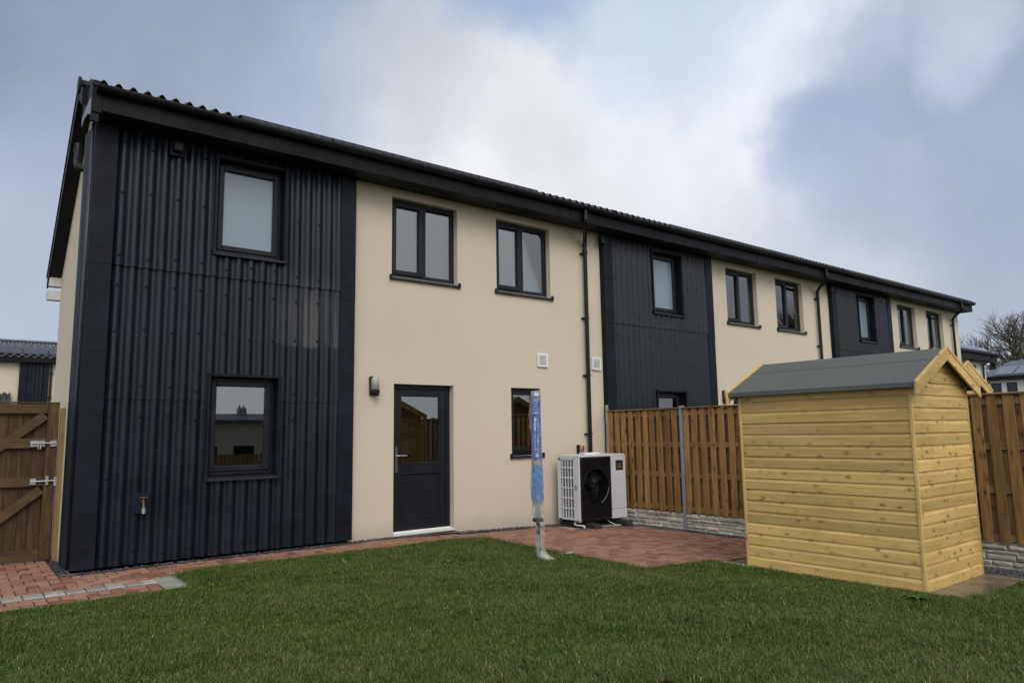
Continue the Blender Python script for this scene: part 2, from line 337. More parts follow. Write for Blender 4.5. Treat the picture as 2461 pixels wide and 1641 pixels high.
# ---------------------------------------------------------------- geometry helpers
def gz(x): return 0.0 if x < 3.8 else -.03*(x-3.8)
class MB:
    def __init__(s): s.v = []; s.f = []; s.tint = []
    def add(s, v, f):
        o = len(s.v); s.v += [tuple(p) for p in v]; s.f += [tuple(i+o for i in q) for q in f]; return s
    def box(s, x0, x1, y0, y1, z0, z1, b=0.0):
        if x1 < x0: x0, x1 = x1, x0
        if y1 < y0: y0, y1 = y1, y0
        if z1 < z0: z0, z1 = z1, z0
        b = min(b, (x1-x0)*.3, (y1-y0)*.3, (z1-z0)*.3)
        if b <= 0:
            return s.add([(x0, y0, z0), (x1, y0, z0), (x1, y1, z0), (x0, y1, z0), (x0, y0, z1), (x1, y0, z1), (x1, y1, z1), (x0, y1, z1)],
                         [(0, 3, 2, 1), (4, 5, 6, 7), (0, 1, 5, 4), (1, 2, 6, 5), (2, 3, 7, 6), (3, 0, 4, 7)])
        bm = bmesh.new(); bmesh.ops.create_cube(bm, size=1)
        for v in bm.verts:
            v.co = ((x0+x1)/2+v.co.x*(x1-x0), (y0+y1)/2+v.co.y*(y1-y0), (z0+z1)/2+v.co.z*(z1-z0))
        bmesh.ops.bevel(bm, geom=bm.edges[:], offset=b, segments=1, affect='EDGES', profile=.5)
        bm.verts.index_update()
        s.add([v.co[:] for v in bm.verts], [[v.index for v in f.verts] for f in bm.faces]); bm.free(); return s
    def prism(s, poly, axis, a, b):               # poly of 2d points; extruded along axis from a to b
        n = len(poly)
        def P(p, t):
            return (t, p[0], p[1]) if axis == 0 else ((p[0], t, p[1]) if axis == 1 else (p[0], p[1], t))
        v = [P(p, a) for p in poly]+[P(p, b) for p in poly]
        f = [tuple(range(n))[::-1], tuple(range(n, 2*n))]+[(i, (i+1) % n, n+(i+1) % n, n+i) for i in range(n)]
        return s.add(v, f)
    def tube(s, pts, r, n=8, cap=True, r2=None):
        pts = [Vector(p) for p in pts]; rings = []
        up = None; o = len(s.v)
        for i, p in enumerate(pts):
            d = (pts[min(i+1, len(pts)-1)]-pts[max(i-1, 0)]).normalized()
            if up is None: up = d.orthogonal().normalized()
            else: up = (up-d*up.dot(d)).normalized()
            sd_ = d.cross(up); rr = r if r2 is None else r+(r2-r)*i/(len(pts)-1)
            if isinstance(r, (list, tuple)): rr = r[i]
            for k in range(n):
                a = 2*PI*k/n; s.v.append(tuple(p+up*math.cos(a)*rr+sd_*math.sin(a)*rr))
        for i in range(len(pts)-1):
            for k in range(n):
                a = o+i*n+k; b_ = o+i*n+(k+1) % n; s.f.append((a, b_, b_+n, a+n))
        if cap:
            s.f.append(tuple(o+k for k in range(n))[::-1]); s.f.append(tuple(o+(len(pts)-1)*n+k for k in range(n)))
        return s
    def disc(s, c, r, axis, th, n=14):
        d = [0, 0, 0]; d[axis] = th; c = Vector(c); return s.tube([c, c+Vector(d)], r, n)
    def build(s, name, mat, parent=None, loc=None, smooth=False, kind=None, auto=None):
        me = bpy.data.meshes.new(name); me.from_pydata(s.v, [], s.f)
        bm = bmesh.new(); bm.from_mesh(me); bmesh.ops.recalc_face_normals(bm, faces=bm.faces[:]) if not getattr(s, 'open', False) else None
        bm.to_mesh(me); bm.free()
        if s.tint:
            a = me.attributes.new('tint', 'FLOAT', 'POINT'); a.data.foreach_set('value', np.array(s.tint, dtype=np.float32))
        if smooth: me.polygons.foreach_set('use_smooth', [True]*len(me.polygons))
        if auto:
            bm = bmesh.new(); bm.from_mesh(me)
            for e in bm.edges:
                if len(e.link_faces) == 2 and e.calc_face_angle(0) > math.radians(auto): e.smooth = False
            for f in bm.faces: f.smooth = True
            bm.to_mesh(me); bm.free()
        me.materials.append(MT[mat] if isinstance(mat, str) else mat)
        o = bpy.data.objects.new(name, me); COL.objects.link(o)
        if parent is not None: o.parent = parent
        if loc is not None: o.location = loc
        if kind: o['kind'] = kind
        return o
def inst(name, me, parent=None, loc=(0, 0, 0), rot=(0, 0, 0), sc=None):
    o = bpy.data.objects.new(name, me); COL.objects.link(o); o.parent = parent; o.location = loc; o.rotation_euler = rot
    if sc: o.scale = sc
    return o
def thing(name, label, cat, loc=(0, 0, 0), rz=0, group=None):
    o = bpy.data.objects.new(name, None); COL.objects.link(o); o.location = loc; o.rotation_euler = (0, 0, rz)
    o.empty_display_size = .2; tag(o, label, cat, group); return o
def tag(o, label, cat, group=None):
    o['label'] = label; o['category'] = cat
    if group: o['group'] = group
    return o
def struct(o): o['kind'] = 'structure'; return o
def kids(o): return [c for c in bpy.data.objects if c.parent == o]
def copy_tree(o, parent=None, tree=None):
    if tree is None:
        tree = {}
        for c in bpy.data.objects:
            if c.parent: tree.setdefault(c.parent.name, []).append(c)
    c = o.copy(); COL.objects.link(c); c.parent = parent
    for ch in tree.get(o.name, []): copy_tree(ch, c, tree)
    return c

# ---------------------------------------------------------------- ground, lawn, paving
def sheet(xs, ys, zf, inside=None):
    M = MB(); M.open = True
    for x in xs:
        for y in ys: M.v.append((x, y, zf(x, y)))
    ny = len(ys)
    for i in range(len(xs)-1):
        for j in range(ny-1):
            if inside and not inside((xs[i]+xs[i+1])/2, (ys[j]+ys[j+1])/2): continue
            a = i*ny+j; M.f.append((a, a+ny, a+ny+1, a+1))
    return M
g = sheet([-600, -60, -20, -6, 20, 60, 200, 600], [-600, -60, -20, 0, 20, 60, 200, 600], lambda x, y: -.32).build('ground', 'ground'); struct(g)

LAWN = [(-9, -1.83), (.62, -1.78), (.86, -1.70), (.90, -.95), (1.2, -.88), (3.3, -.98), (4.45, -.93), (4.66, -1.0), (4.62, -2.3), (4.58, -3.9), (5.56, -3.98), (5.60, -6.44), (7.55, -6.46), (7.55, -13.9), (-9, -13.9)]
def inpoly(x, y, P):
    c = False; j = len(P)-1
    for i in range(len(P)):
        if (P[i][1] > y) != (P[j][1] > y) and x < (P[j][0]-P[i][0])*(y-P[i][1])/(P[j][1]-P[i][1])+P[i][0]: c = not c
        j = i
    return c
def lawnz(x, y): return gz(x)+.004+.012*math.sin(x*1.7+.4)*math.cos(y*1.3)+.008*math.sin(x*4.1+y*3.3)
bm = bmesh.new(); vs = [bm.verts.new((x, y, 0)) for x, y in LAWN]; f0 = bm.faces.new(vs)
bmesh.ops.triangulate(bm, faces=[f0])
for ax, lo, hi in ((0, -9, 8), (1, -14, -.5)):
    t = lo
    while t < hi:
        no = (1, 0, 0) if ax == 0 else (0, 1, 0)
        bmesh.ops.bisect_plane(bm, geom=bm.verts[:]+bm.edges[:]+bm.faces[:], plane_co=(t, t, 0), plane_no=no); t += .25
for v in bm.verts: v.co.z = lawnz(v.co.x, v.co.y)
bmesh.ops.recalc_face_normals(bm, faces=bm.faces[:])
if bm.faces[:][0].normal.z < 0: bmesh.ops.reverse_faces(bm, faces=bm.faces[:])
me = bpy.data.meshes.new('lawn'); bm.to_mesh(me); bm.free(); me.materials.append(MT['turf'])
lawn = bpy.data.objects.new('lawn', me); COL.objects.link(lawn); struct(lawn)

# blocks: local meshes
def block(lx, ly, h=.06, b=.006):
    M = MB(); M.box(-lx/2, lx/2, -ly/2, ly/2, -h, 0, 0)
    v = M.v; t = .009
    top = [(-lx/2+t, -ly/2+t, 0), (lx/2-t, -ly/2+t, 0), (lx/2-t, ly/2-t, 0), (-lx/2+t, ly/2-t, 0)]
    mid = [(-lx/2, -ly/2, -t), (lx/2, -ly/2, -t), (lx/2, ly/2, -t), (-lx/2, ly/2, -t)]
    bot = [(p[0], p[1], -h) for p in mid]
    vv = top+mid+bot; ff = [(0, 1, 2, 3)]
    for k in range(4):
        n_ = (k+1) % 4; ff += [(4+k, 4+n_, n_, k), (8+k, 8+n_, 4+n_, 4+k)]
    return vv, ff
def blockmesh(name, lx, ly, mat):
    vv, ff = block(lx, ly); me = bpy.data.meshes.new(name); me.from_pydata(vv, [], ff); me.materials.append(MT[mat]); return me
paving = MB(); paving.open = True
bx = lambda x0, x1, y0, y1: paving.add([(x0, y0, gz(x0)-.02), (x1, y0, gz(x1)-.02), (x1, y1, gz(x1)-.02), (x0, y1, gz(x0)-.02)], [(0, 1, 2, 3)])
bx(-9, 0.0, -1.74, 8.0); bx(0, .92, -1.74, -.02); bx(.92, 3.8, -1.1, -.02); bx(3.8, 4.7, -1.1, -.02); bx(4.7, 8.0, -4.1, -.02)
pv = paving.build('paving', 'joint'); struct(pv)
REG = [(-2.6, -.08, -.9, 1.42), (-.08, .9, -.9, -.16), (.9, 4.7, -.9, -.16), (4.6, 7.72, -3.9, -.26), (-2.6, .6, -1.66, -1.2)]
def inreg(x, y):
    if 6.5 < x < 7.95 and y > -1.0 and y > -.75: return False
    return any(a < x < b and c < y < d for a, b, c, d in REG)
cand = []
for i in range(-30, 84):
    for j in range(-42, 16):
        cc = (i-j) % 4
        if cc == 0: cells = ((i, j), (i+1, j))
        elif cc == 3: cells = ((i, j), (i, j+1))
        else: continue
        ok = [inreg(p*.1+.05, q*.1+.05) for p, q in cells]
        if all(ok): cand.append(((cells[0][0]+cells[1][0]+1)*.05, (cells[0][1]+cells[1][1]+1)*.05, 'H' if cc == 0 else 'V'))
        else:
            for k in (0, 1):
                if ok[k]: cand.append((cells[k][0]*.1+.05, cells[k][1]*.1+.05, 'S'))
BMS = {'H': (.1915, .0915), 'V': (.0915, .1915), 'S': (.0915, .0915)}
bmes = {k: blockmesh('brick', a, b, 'paver') for k, (a, b) in BMS.items()}
def apparent(x, y):
    d = Vector((x, y, 0))-CAM; c_ = d.dot(F)
    if c_ < .1: return 0
    u = d.dot(RR)/c_*1714+1230; v = 820-d.dot(UU)/c_*1714
    if not (-20 < u < 2480 and v < 1660): return 0
    if x > 5.6 and y < -1.5-(x-5.6)*2.2 + .0: pass
    return 1/c_**2/(1+0*u)
cand.sort(key=lambda c: -apparent(c[0], c[1]))
rest = MB(); rest.open = True
for n_, (x, y, k) in enumerate(cand):
    dz = random.uniform(-.0022, .0022); tx = random.uniform(-.008, .008); ty = random.uniform(-.008, .008)
    if n_ < 290: inst('brick', bmes[k], pv, (x, y, gz(x)+dz), (tx, ty+(.03 if x > 3.8 else 0), random.uniform(-.01, .01)))
    else:
        vv, ff = block(*BMS[k], h=.03); a = random.random()
        rest.add([(p[0]+x, p[1]+y, p[2]+gz(x+p[0])+dz+p[0]*ty+p[1]*tx) for p in vv], ff); rest.tint += [a]*len(vv)
o = rest.build('brick', 'paver', pv, kind='stuff')
for me in bmes.values():
    a = me.attributes.new('tint', 'FLOAT', 'POINT'); a.data.foreach_set('value', [0.]*len(me.vertices))
# grey setts: band, edging and the pair of slabs at its end
gs = blockmesh('sett', .155, .17, 'paver_grey'); gl_ = blockmesh('sett', .195, .16, 'paver_grey'); gb = blockmesh('slab', .26, .30, 'paver_grey')
x = -2.5
while x < .55:
    inst('sett', gs, pv, (x, -1.05, random.uniform(0, .003)), (random.uniform(-.01, .01), 0, random.uniform(-.015, .015))); x += .163
inst('sett', gl_, pv, (.74, -1.01, .002)); inst('sett', gs, pv, (.56, -1.05, .001))
inst('slab', gb, pv, (.745, -1.26, .002), (0, 0, .01)); inst('slab', gb, pv, (.745, -1.57, .001), (0, 0, -.01))
x = -2.5
while x < .5:
    inst('edging', gl_, pv, (x, -1.75, .004), (0, 0, random.uniform(-.01, .01))); x += .2
# slab under the shed, concrete pad under the heat pump
sb = MB().box(5.52, 7.02, -6.43, -4.05, -.20, -.045, .006).build('shed_base', 'wet_concrete'); struct(sb)
sb2 = MB().box(5.47, 5.74, -4.50, -4.0, -.18, -.040, .006).build('slab_edge', 'concrete'); struct(sb2)
hb = MB().box(6.5, 7.93, -.78, -.13, -.2, gz(7.1)-.004+.0, .004).build('heat_pump_pad', 'concrete'); struct(hb)

def chips(name, regs, n, size, mat, zoff=0.0, seed=3):
    r = np.random.default_rng(seed); M = MB(); area = [abs((b-a)*(d-c)) for a, b, c, d in regs]; A = sum(area)
    base = np.array([(1, 0, -.3), (.2, 1, -.2), (-.9, .4, -.3), (-.4, -.9, -.2), (0, 0, .45), (.5, -.4, .35)])
    fc = [(0, 1, 4), (1, 2, 4), (2, 3, 4), (3, 0, 5), (0, 4, 5), (3, 5, 4), (0, 3, 2), (0, 2, 1)]
    for (a, b, c_, d), ar in zip(regs, area):
        for _ in range(int(n*ar/A)):
            x, y = r.uniform(a, b), r.uniform(c_, d); s_ = size*r.uniform(.5, 1.4); th = r.uniform(0, 6.28); q = r.uniform(-.5, .5)
            c2, s2 = math.cos(th), math.sin(th); p = base*(s_, s_*r.uniform(.5, 1), s_*r.uniform(.5, 1.2))
            P = [(x+u*c2-v*s2, y+u*s2+v*c2, gz(x)+zoff+w+q*u*.6+r.uniform(0, .001)) for u, v, w in p]
            M.add(P, fc)
    return M.build(name, mat, kind='stuff')
chips('slate_gravel', [(-.08, 3.2, -.16, -.03), (3.16, 3.82, -.16, .02), (4.82, 6.6, -.16, -.01), (-.10, .02, -.16, 1.3), (7.72, 7.95, -4.3, -.1), (6.5, 7.9, -.9, -.75), (7.05, 7.9, -7.4, -4.0), (6.55, 7.9, -.28, -.02)], 9000, .014, 'slate')
strip = MB(); strip.open = True
strip.add([(-.1, -.17, -.012), (4.82, -.17, -.012), (4.82, 0.02, -.012), (-.1, .02, -.012)], [(0, 1, 2, 3)])
strip.add([(4.82, -.17, gz(4.82)-.012), (8, -.27, gz(8)-.012), (8, .0, gz(8)-.012), (4.82, .0, gz(4.82)-.012)], [(0, 1, 2, 3)])
strip.add([(7.7, -8, gz(7.7)-.012), (8, -8, gz(8)-.012), (8, -.27, gz(8)-.012), (7.7, -.27, gz(7.7)-.012)], [(0, 1, 2, 3)])
strip.add([(7.02, -7.9, gz(7.7)-.013), (7.7, -7.9, gz(7.7)-.013), (7.7, -4.0, gz(7.7)-.013), (7.02, -4.0, gz(7.7)-.013)], [(0, 1, 2, 3)])
struct(strip.build('gravel_bed', 'slate'))

# ---------------------------------------------------------------- terraced houses
U = 7.985; WP = 3.163; TOPZ = 5.02
YC = -.060; AMP = .029; PITCH = .1464
def corr(x): return YC-AMP*math.cos(2*PI*x/PITCH)
def clad_sheet(x0, x1, z0, z1, holes, lift, rag=None):
    xs = list(np.arange(x0, x1, PITCH/8))+[x1]; zs = [z0, z1]
    for a, b, c_, d in holes: xs += [a, b]; zs += [z for z in (c_, d) if z0 < z < z1]
    xs = sorted(set(round(t, 4) for t in xs)); zs = sorted(set(round(t, 4) for t in zs))
    M = MB(); M.open = True; nz = len(zs)
    for x in xs:
        for z in zs:
            t = (z-z0)/(z1-z0); M.v.append((x, corr(x)-lift*(1-t), z))
    for i in range(len(xs)-1):
        for j in range(nz-1):
            xm, zm = (xs[i]+xs[i+1])/2, (zs[j]+zs[j+1])/2
            if any(a < xm < b and c_ < zm < d for a, b, c_, d in holes): continue
            a = i*nz+j; M.f.append((a, a+nz, a+nz+1, a+1))
    o = len(M.v)                                   # bottom edge thickness
    for x in xs: M.v.append((x, corr(x)-lift, z0)); M.v.append((x, corr(x)-lift+.012, z0))
    for i in range(len(xs)-1): M.f.append((o+2*i, o+2*i+1, o+2*i+3, o+2*i+2))
    return M
def pane_box(M, x0, x1, z0, z1, y): M.box(x0, x1, y, y+.012, z0, z1); return M
def ringbox(M, x0, x1, z0, z1, y0, y1, w, b=.004, wb=None):       # rectangular frame of four bars
    wb = wb or w
    M.box(x0, x0+w, y0, y1, z0, z1, b); M.box(x1-w, x1, y0, y1, z0, z1, b)
    M.box(x0+w, x1-w, y0, y1, z1-w, z1, b); M.box(x0+w, x1-w, y0, y1, z0, z0+wb, b)
def make_window(parent, x0, x1, z0, z1, y, kind, sillout=.05):
    """outer frame face at y; z0 is the top of the sill"""
    M = MB(); ringbox(M, x0, x1, z0, z1, y, y+.07, .055, .005)
    if kind == 'double': xm = x0+(x1-x0)*.515; M.box(xm-.028, xm+.028, y-.002, y+.068, z0+.055, z1-.055, .004)
    w = M.build('window', 'frame', parent)
    s = MB()
    if kind == 'double':
        ringbox(s, x0+.045, xm-.018, z0+.045, z1-.045, y-.022, y+.05, .065, .008); glass = [(x0+.11, xm-.083, z0+.11, z1-.11), (xm+.028, x1-.055, z0+.055, z1-.055)]
        b = MB(); ringbox(b, xm+.026, x1-.053, z0+.053, z1-.053, y+.008, y+.05, .018, .003); b.build('bead', 'frame', w)
    else:
        ringbox(s, x0+.04, x1-.04, z0+.04, z1-.04, y-.018, y+.05, .065, .008); glass = [(x0+.105, x1-.105, z0+.105, z1-.105)]
    s.build('sash', 'frame', w)
    for a, b_, c_, d in glass:
        MB().box(a-.01, b_+.01, y+.022, y+.034, c_-.01, d+.01).build('pane', 'obscure' if kind == 'obscure' else 'glass', w)
    sl_ = MB(); x_a, x_b = x0-.03, x1+.03
    sl_.prism([(y+.05, z0), (y-sillout-.08, z0-.028), (y-sillout-.085, z0-.06), (y+.05, z0-.06)], 0, x_a, x_b)
    for a, b_ in ((x_a-.012, x_a+.02), (x_b-.02, x_b+.012)): sl_.box(a, b_, y-sillout-.092, y+.0-.02, z0-.068, z0+.012, .006)
    sl_.build('sill', 'frame', w)
    # inside: room box and, upstairs, pale blinds set back from the glass
    rm = MB(); rm.open = True
    rm.add([(x0, y+.07, z0), (x1, y+.07, z0), (x1, y+.07, z1), (x0, y+.07, z1), (x0-.2, y+1.2, z0-.1), (x1+.2, y+1.2, z0-.1), (x1+.2, y+1.2, z1+.1), (x0-.2, y+1.2, z1+.1)],
           [(4, 5, 6, 7), (0, 4, 7, 3), (1, 2, 6, 5), (0, 1, 5, 4), (3, 7, 6, 2)])
    rm.build('room', 'room', w)
    if kind == 'double':
        MB().box(x0+.06, x1-.12, y+.16, y+.165, z0+.03, z1-.03).build('blind', 'blind', w)
        h = MB(); h.box(xm-.115, xm-.10, y+.05, y+.075, (z0+z1)/2-.10, (z0+z1)/2+.04, .003); h.build('handle', 'white', w)
    if kind == 'clear':
        h = MB(); h.tube([(x1-.14, y+.06, z0+.15), (x1-.13, y+.10, z0+.2), (x1-.14, y+.06, z0+.28)], .008); h.build('handle', 'white', w)
    return w
def gutter_mesh(x0, x1):
    M = MB(); n = 10; yc, zc, r = -.482, 5.185, .058
    pts = [(yc+r*math.cos(PI+PI*k/n), zc+r*1.25*math.sin(PI+PI*k/n)) for k in range(n+1)]
    inn = [(yc+(r-.006)*math.cos(PI+PI*k/n), zc+(r-.006)*1.25*math.sin(PI+PI*k/n)) for k in range(n+1)][::-1]
    M.prism(pts+inn, 0, x0, x1); return M
def roof_corr(x0, x1, y0, z0, y1, z1, pitch=PITCH, amp=.027):
    xs = list(np.arange(x0, x1, pitch/8))+[x1]; M = MB(); M.open = True
    for x in xs:
        h = amp*math.cos(2*PI*x/pitch)
        M.v += [(x, y0, z0+h-.008), (x, y0, z0+h), (x, y1, z1+h)]
    for i in range(len(xs)-1):
        a = 3*i; M.f += [(a, a+3, a+4, a+1), (a+1, a+4, a+5, a+2)]
    return M

def house_unit():
    h = thing('terraced_house', 'near end house of the cream terrace with the tall navy corrugated panel and half-glazed door', 'house', group='houses of the terrace')
    zb = -.06
    opens = [(3.774, 4.904, 3.64, 4.827), (5.652, 6.79, 3.64, 4.827), (3.82, 4.821, 0.0, 2.1), (5.912, 6.52, 1.03, 2.1)]
    xs = sorted({WP-.02, U, *[v for o in opens for v in o[:2]]}); zs = sorted({-.2, 5.06, *[v for o in opens for v in o[2:]]})
    M = MB(); M.open = True
    def q(a, b, c_, d): M.add([a, b, c_, d], [(0, 1, 2, 3)])
    for i in range(len(xs)-1):
        for j in range(len(zs)-1):
            xm, zm = (xs[i]+xs[i+1])/2, (zs[j]+zs[j+1])/2
            if any(a < xm < b and c_ < zm < d for a, b, c_, d in opens): continue
            q((xs[i], 0, zs[j]), (xs[i+1], 0, zs[j]), (xs[i+1], 0, zs[j+1]), (xs[i], 0, zs[j+1]))
    D = .19
    for a, b, c_, d in opens:
        q((a, 0, c_), (a, 0, d), (a, D, d), (a, D, c_)); q((b, 0, c_), (b, D, c_), (b, D, d), (b, 0, d))
        q((a, 0, d), (b, 0, d), (b, D, d), (a, D, d)); q((a, 0, c_), (a, D, c_), (b, D, c_), (b, 0, c_))
    M.build('wall', 'cream', h)
    # base drip line
    M = MB(); M.box(WP, 3.80, -.004, .02, -.14, -.085); M.box(4.83, U, -.004, .02, -.16, -.10); M.build('drip_bead', 'black', h)
    # cladding sheets
    A = (1.31, 2.17, 3.60, 4.82); B = (1.31, 2.145, .90, 2.12)
    wall_b = MB(); wall_b.open = True
    sheets = [(.20, 2.96, .03, 1.86, .002), (.20, 2.96, 1.82, 3.36, .012), (.20, 2.96, 3.32, 5.0, .022)]
    rs = random.Random(5)
    for z_i, (a, b, c_, d, lf) in enumerate(sheets):
        s = clad_sheet(a, b, c_, d, [A, B], lf).build('cladding_sheet', 'clad', h, smooth=True)
        sc = MB()
        for k in range(2, 19, 2):
            x = .1464*k
            for z in [c_+.12, (c_+d)/2, d-.25]:
                z += rs.uniform(-.03, .03)
                if x < a+.05 or x > b-.05 or any(p-.04 < x < q_+.04 and r_-.06 < z < t_+.06 for p, q_, r_, t_ in (A, B)): continue
                y = corr(x)-lf*(1-(z-c_)/(d-c_)); sc.tube([(x, y+.004, z), (x, y-.006, z), (x, y-.014, z)], [.016, .016, .008], 7)
        sc.build('screw_head', 'trim', s, kind='stuff')
    # flat trims on both sides of the cladding
    yt = -.098
    for (a, b, c_, d, o_) in ((0, .225, 3.31, 5.0, -.008), (0, .225, 1.68, 3.36, -.004), (0, .225, .03, 1.72, 0), (2.94, WP, 3.19, 5.0, -.008), (2.94, WP, 1.64, 3.23, -.004), (2.94, WP, .03, 1.68, 0)):
        M = MB(); M.box(a, b, yt+o_, yt+.012+o_, c_, d, .003)
        if a == 0: M.box(-.001+o_, .012, yt+.012+o_, .0, c_, d, .002)
        else: M.box(b-.012, b+.001-o_*.3, yt+.012+o_, .0, c_, d, .002)
        t_ = M.build('corner_trim', 'trim', h)
        sc = MB(); z = c_+.2
        while z < d: sc.tube([((a+b)/2, yt+o_+.002, z), ((a+b)/2, yt+o_-.009, z)], .011, 6); z += .47
        sc.build('screw_head', 'trim', t_, kind='stuff')
    # windows in the cladding with their box surrounds
    for (x0, x1, z0, z1), kd in ((A, 'obscure'), (B, 'clear')):
        M = MB(); y0 = -.125; y1 = .10
        M.box(x0-.02, x0+.015, y0, y1, z0, z1+.02, .004); M.box(x1-.015, x1+.02, y0, y1, z0, z1+.02, .004)
        M.box(x0+.015, x1-.015, y0, y1, z1-.015, z1+.02, .004)
        for xx in (x0-.024, x1-.016): M.box(xx, xx+.04, y0-.004, y0+.03, z1-.02, z1+.024, .004)
        M.build('window_surround', 'trim', h)
        make_window(h, x0+.015, x1-.015, z0+.04, z1-.015, .03, kd, .085)
    # windows in the render
    make_window(h, 3.778, 4.90, 3.655, 4.823, .095, 'double'); make_window(h, 5.656, 6.786, 3.655, 4.823, .095, 'double')
    make_window(h, 5.916, 6.516, 1.05, 2.096, .095, 'clear')
    # door
    y = .10
    M = MB(); x0, x1, z0, z1 = 3.824, 4.817, .035, 2.096
    M.box(x0, x0+.06, y, y+.08, z0, z1, .004); M.box(x1-.06, x1, y, y+.08, z0, z1, .004); M.box(x0+.06, x1-.06, y, y+.08, z1-.06, z1, .004)
    f = M.build('door_frame', 'frame', h)
    M = MB(); a, b = x0+.065, x1-.065; c_, d = .05, z1-.064; yd = y+.012
    M.box(a, a+.095, yd, yd+.05, c_, d, .003); M.box(b-.095, b, yd, yd+.05, c_, d, .003)
    M.box(a+.095, b-.095, yd, yd+.05, d-.085, d, .003); M.box(a+.095, b-.095, yd, yd+.05, c_, c_+.16, .003); M.box(a+.095, b-.095, yd, yd+.05, .84, .965, .003)
    M.box(a+.09, b-.09, yd+.018, yd+.04, c_+.15, .85)
    for k, (p, q_, r_, t_) in enumerate(((a+.09, b-.09, c_+.155, .845), (a+.09, b-.09, .96, d-.08))):
        ringbox(M, p, q_, r_, t_, yd-.006, yd+.03, .022, .006)
    M.box(a-.0, b+.0, yd-.022, yd, c_, c_+.035, .008)
    dr = M.build('door', 'frame', h)
    MB().box(a+.10, b-.10, yd+.02, yd+.032, .97, d-.09).build('pane', 'glass', dr)
    M = MB(); M.box(a+.018, a+.05, yd-.012, yd, .86, 1.22, .006); M.tube([(a+.034, yd-.01, 1.09), (a+.034, yd-.055, 1.09), (a+.05, yd-.06, 1.09), (a+.17, yd-.058, 1.087), (a+.185, yd-.05, 1.084)], .009, 8)
    M.disc((a+.034, yd-.013, .95), .011, 1, .004, 10); M.build('handle', 'chrome', dr, smooth=False)
    M = MB(); M.prism([(-.03, .0), (-.034, .018), (y+.02, .036), (y+.02, .0)], 0, x0, x1); M.box(x0, x1, y-.03, y+.05, .0, .045, .004); M.build('door_sill', 'white', h)
    MB().box(x0, x1, y+1.0, y+1.02, 0, 2.1).build('room', 'room', h)
    # eaves
    M = MB(); M.box(0, U, -.425, -.405, 4.925, 5.19, .004)
    fa = M.build('fascia', 'fascia', h)
    M = MB()
    for x in (1.9, 4.35, 6.9): MB().box(x, x+.05, -.432, -.404, 4.920, 5.192, .002).build('joint_cover', 'fascia', fa)
    M = MB(); M.box(0, U, -.405, .06, 4.95, 4.962)
    sf = M.build('soffit', 'soffit', h)
    M = MB(); x = 3.4
    while x < U: MB().disc((x, -.17, 4.951), .035, 2, -.006, 14).build('soffit_vent', 'black', sf); x += .55
    gt = gutter_mesh(0, U).build('gutter', 'gutter', h, auto=40)
    M = MB(); x = .25
    while x < U:
        n = 8; yc, zc, r = -.482, 5.185, .063
        pts = [(yc+r*math.cos(PI+PI*k/n), zc+r*1.25*math.sin(PI+PI*k/n)) for k in range(n+1)]
        inn = [(yc+.056*math.cos(PI+PI*k/n), zc+.056*1.25*math.sin(PI+PI*k/n)) for k in range(n+1)][::-1]
        w_ = .035 if abs((x*10) % 3-1) > .5 else .07
        MB().prism(pts+inn, 0, x, x+w_).build('gutter_bracket', 'gutter', gt); x += .93
    roof_corr(0, U, -.455, 5.235, .30, 5.45, PITCH, .036).build('roof_sheet', 'roof', h, smooth=True)
    roof_corr(0, U, .30, 5.44, 2.62, 3.60).build('roof_sheet', 'roof', h, smooth=True)
    M = MB(); M.prism([(.10, 5.44), (.3, 5.52), (.5, 5.36), (.5, 5.33), (.3, 5.48), (.1, 5.41)], 0, 0, U); M.build('ridge_cap', 'roof', h)
    for k in range(4):
        x0 = 1.47+k*1.18; dz = random.uniform(-.004, .004)
        M = MB(); p = [(-.45, 5.225+dz), (-.45, 5.271+dz), (.22, 5.49+dz), (.22, 5.44+dz)]; M.prism(p, 0, x0, x0+1.165); M.build('solar_panel', 'solar', h)
    # back wall and closed rear roof
    M = MB(); M.open = True; M.add([(0, 2.5, -.3), (U, 2.5, -.3), (U, 2.5, 3.66), (0, 2.5, 3.66)], [(0, 1, 2, 3)]); M.build('rear_wall', 'cream', h)
    # wall lamp
    M = MB(); M.box(3.43, 3.55, -.05, 0, 1.93, 2.19, .012); M.box(3.44, 3.545, -.12, -.05, 1.95, 2.0, .012); wl = M.build('wall_lamp', 'black', h)
    M = MB(); M.tube([(3.49, -.075, 2.0), (3.49, -.075, 2.14), (3.49, -.075, 2.17), (3.49, -.075, 2.19)], [.055, .055, .045, .015], 14); M.build('lamp_glass', 'lampglass', wl, smooth=True)
    M = MB(); M.box(3.475, 3.535, -.125, -.06, 1.915, 1.955, .012); M.build('sensor', 'black', wl)
    # white louvre vents
    for vx in (6.46, 7.70):
        M = MB(); M.box(vx, vx+.215, -.022, 0, 2.455, 2.675, .006); ringbox(M, vx, vx+.215, 2.455, 2.675, -.034, -.02, .03, .004); v_ = M.build('wall_vent', 'white', h)
        M = MB()
        for k in range(8): z = 2.49+k*.0198; MB().prism([(-.022, z+.012), (-.036, z), (-.034, z-.002), (-.022, z+.004)], 0, vx+.03, vx+.185).build('louvre', 'white', v_)
        MB().box(vx+.03, vx+.185, -.0235, -.021, 2.487, 2.645).build('vent_mesh', 'unit_vent', v_)
    return h
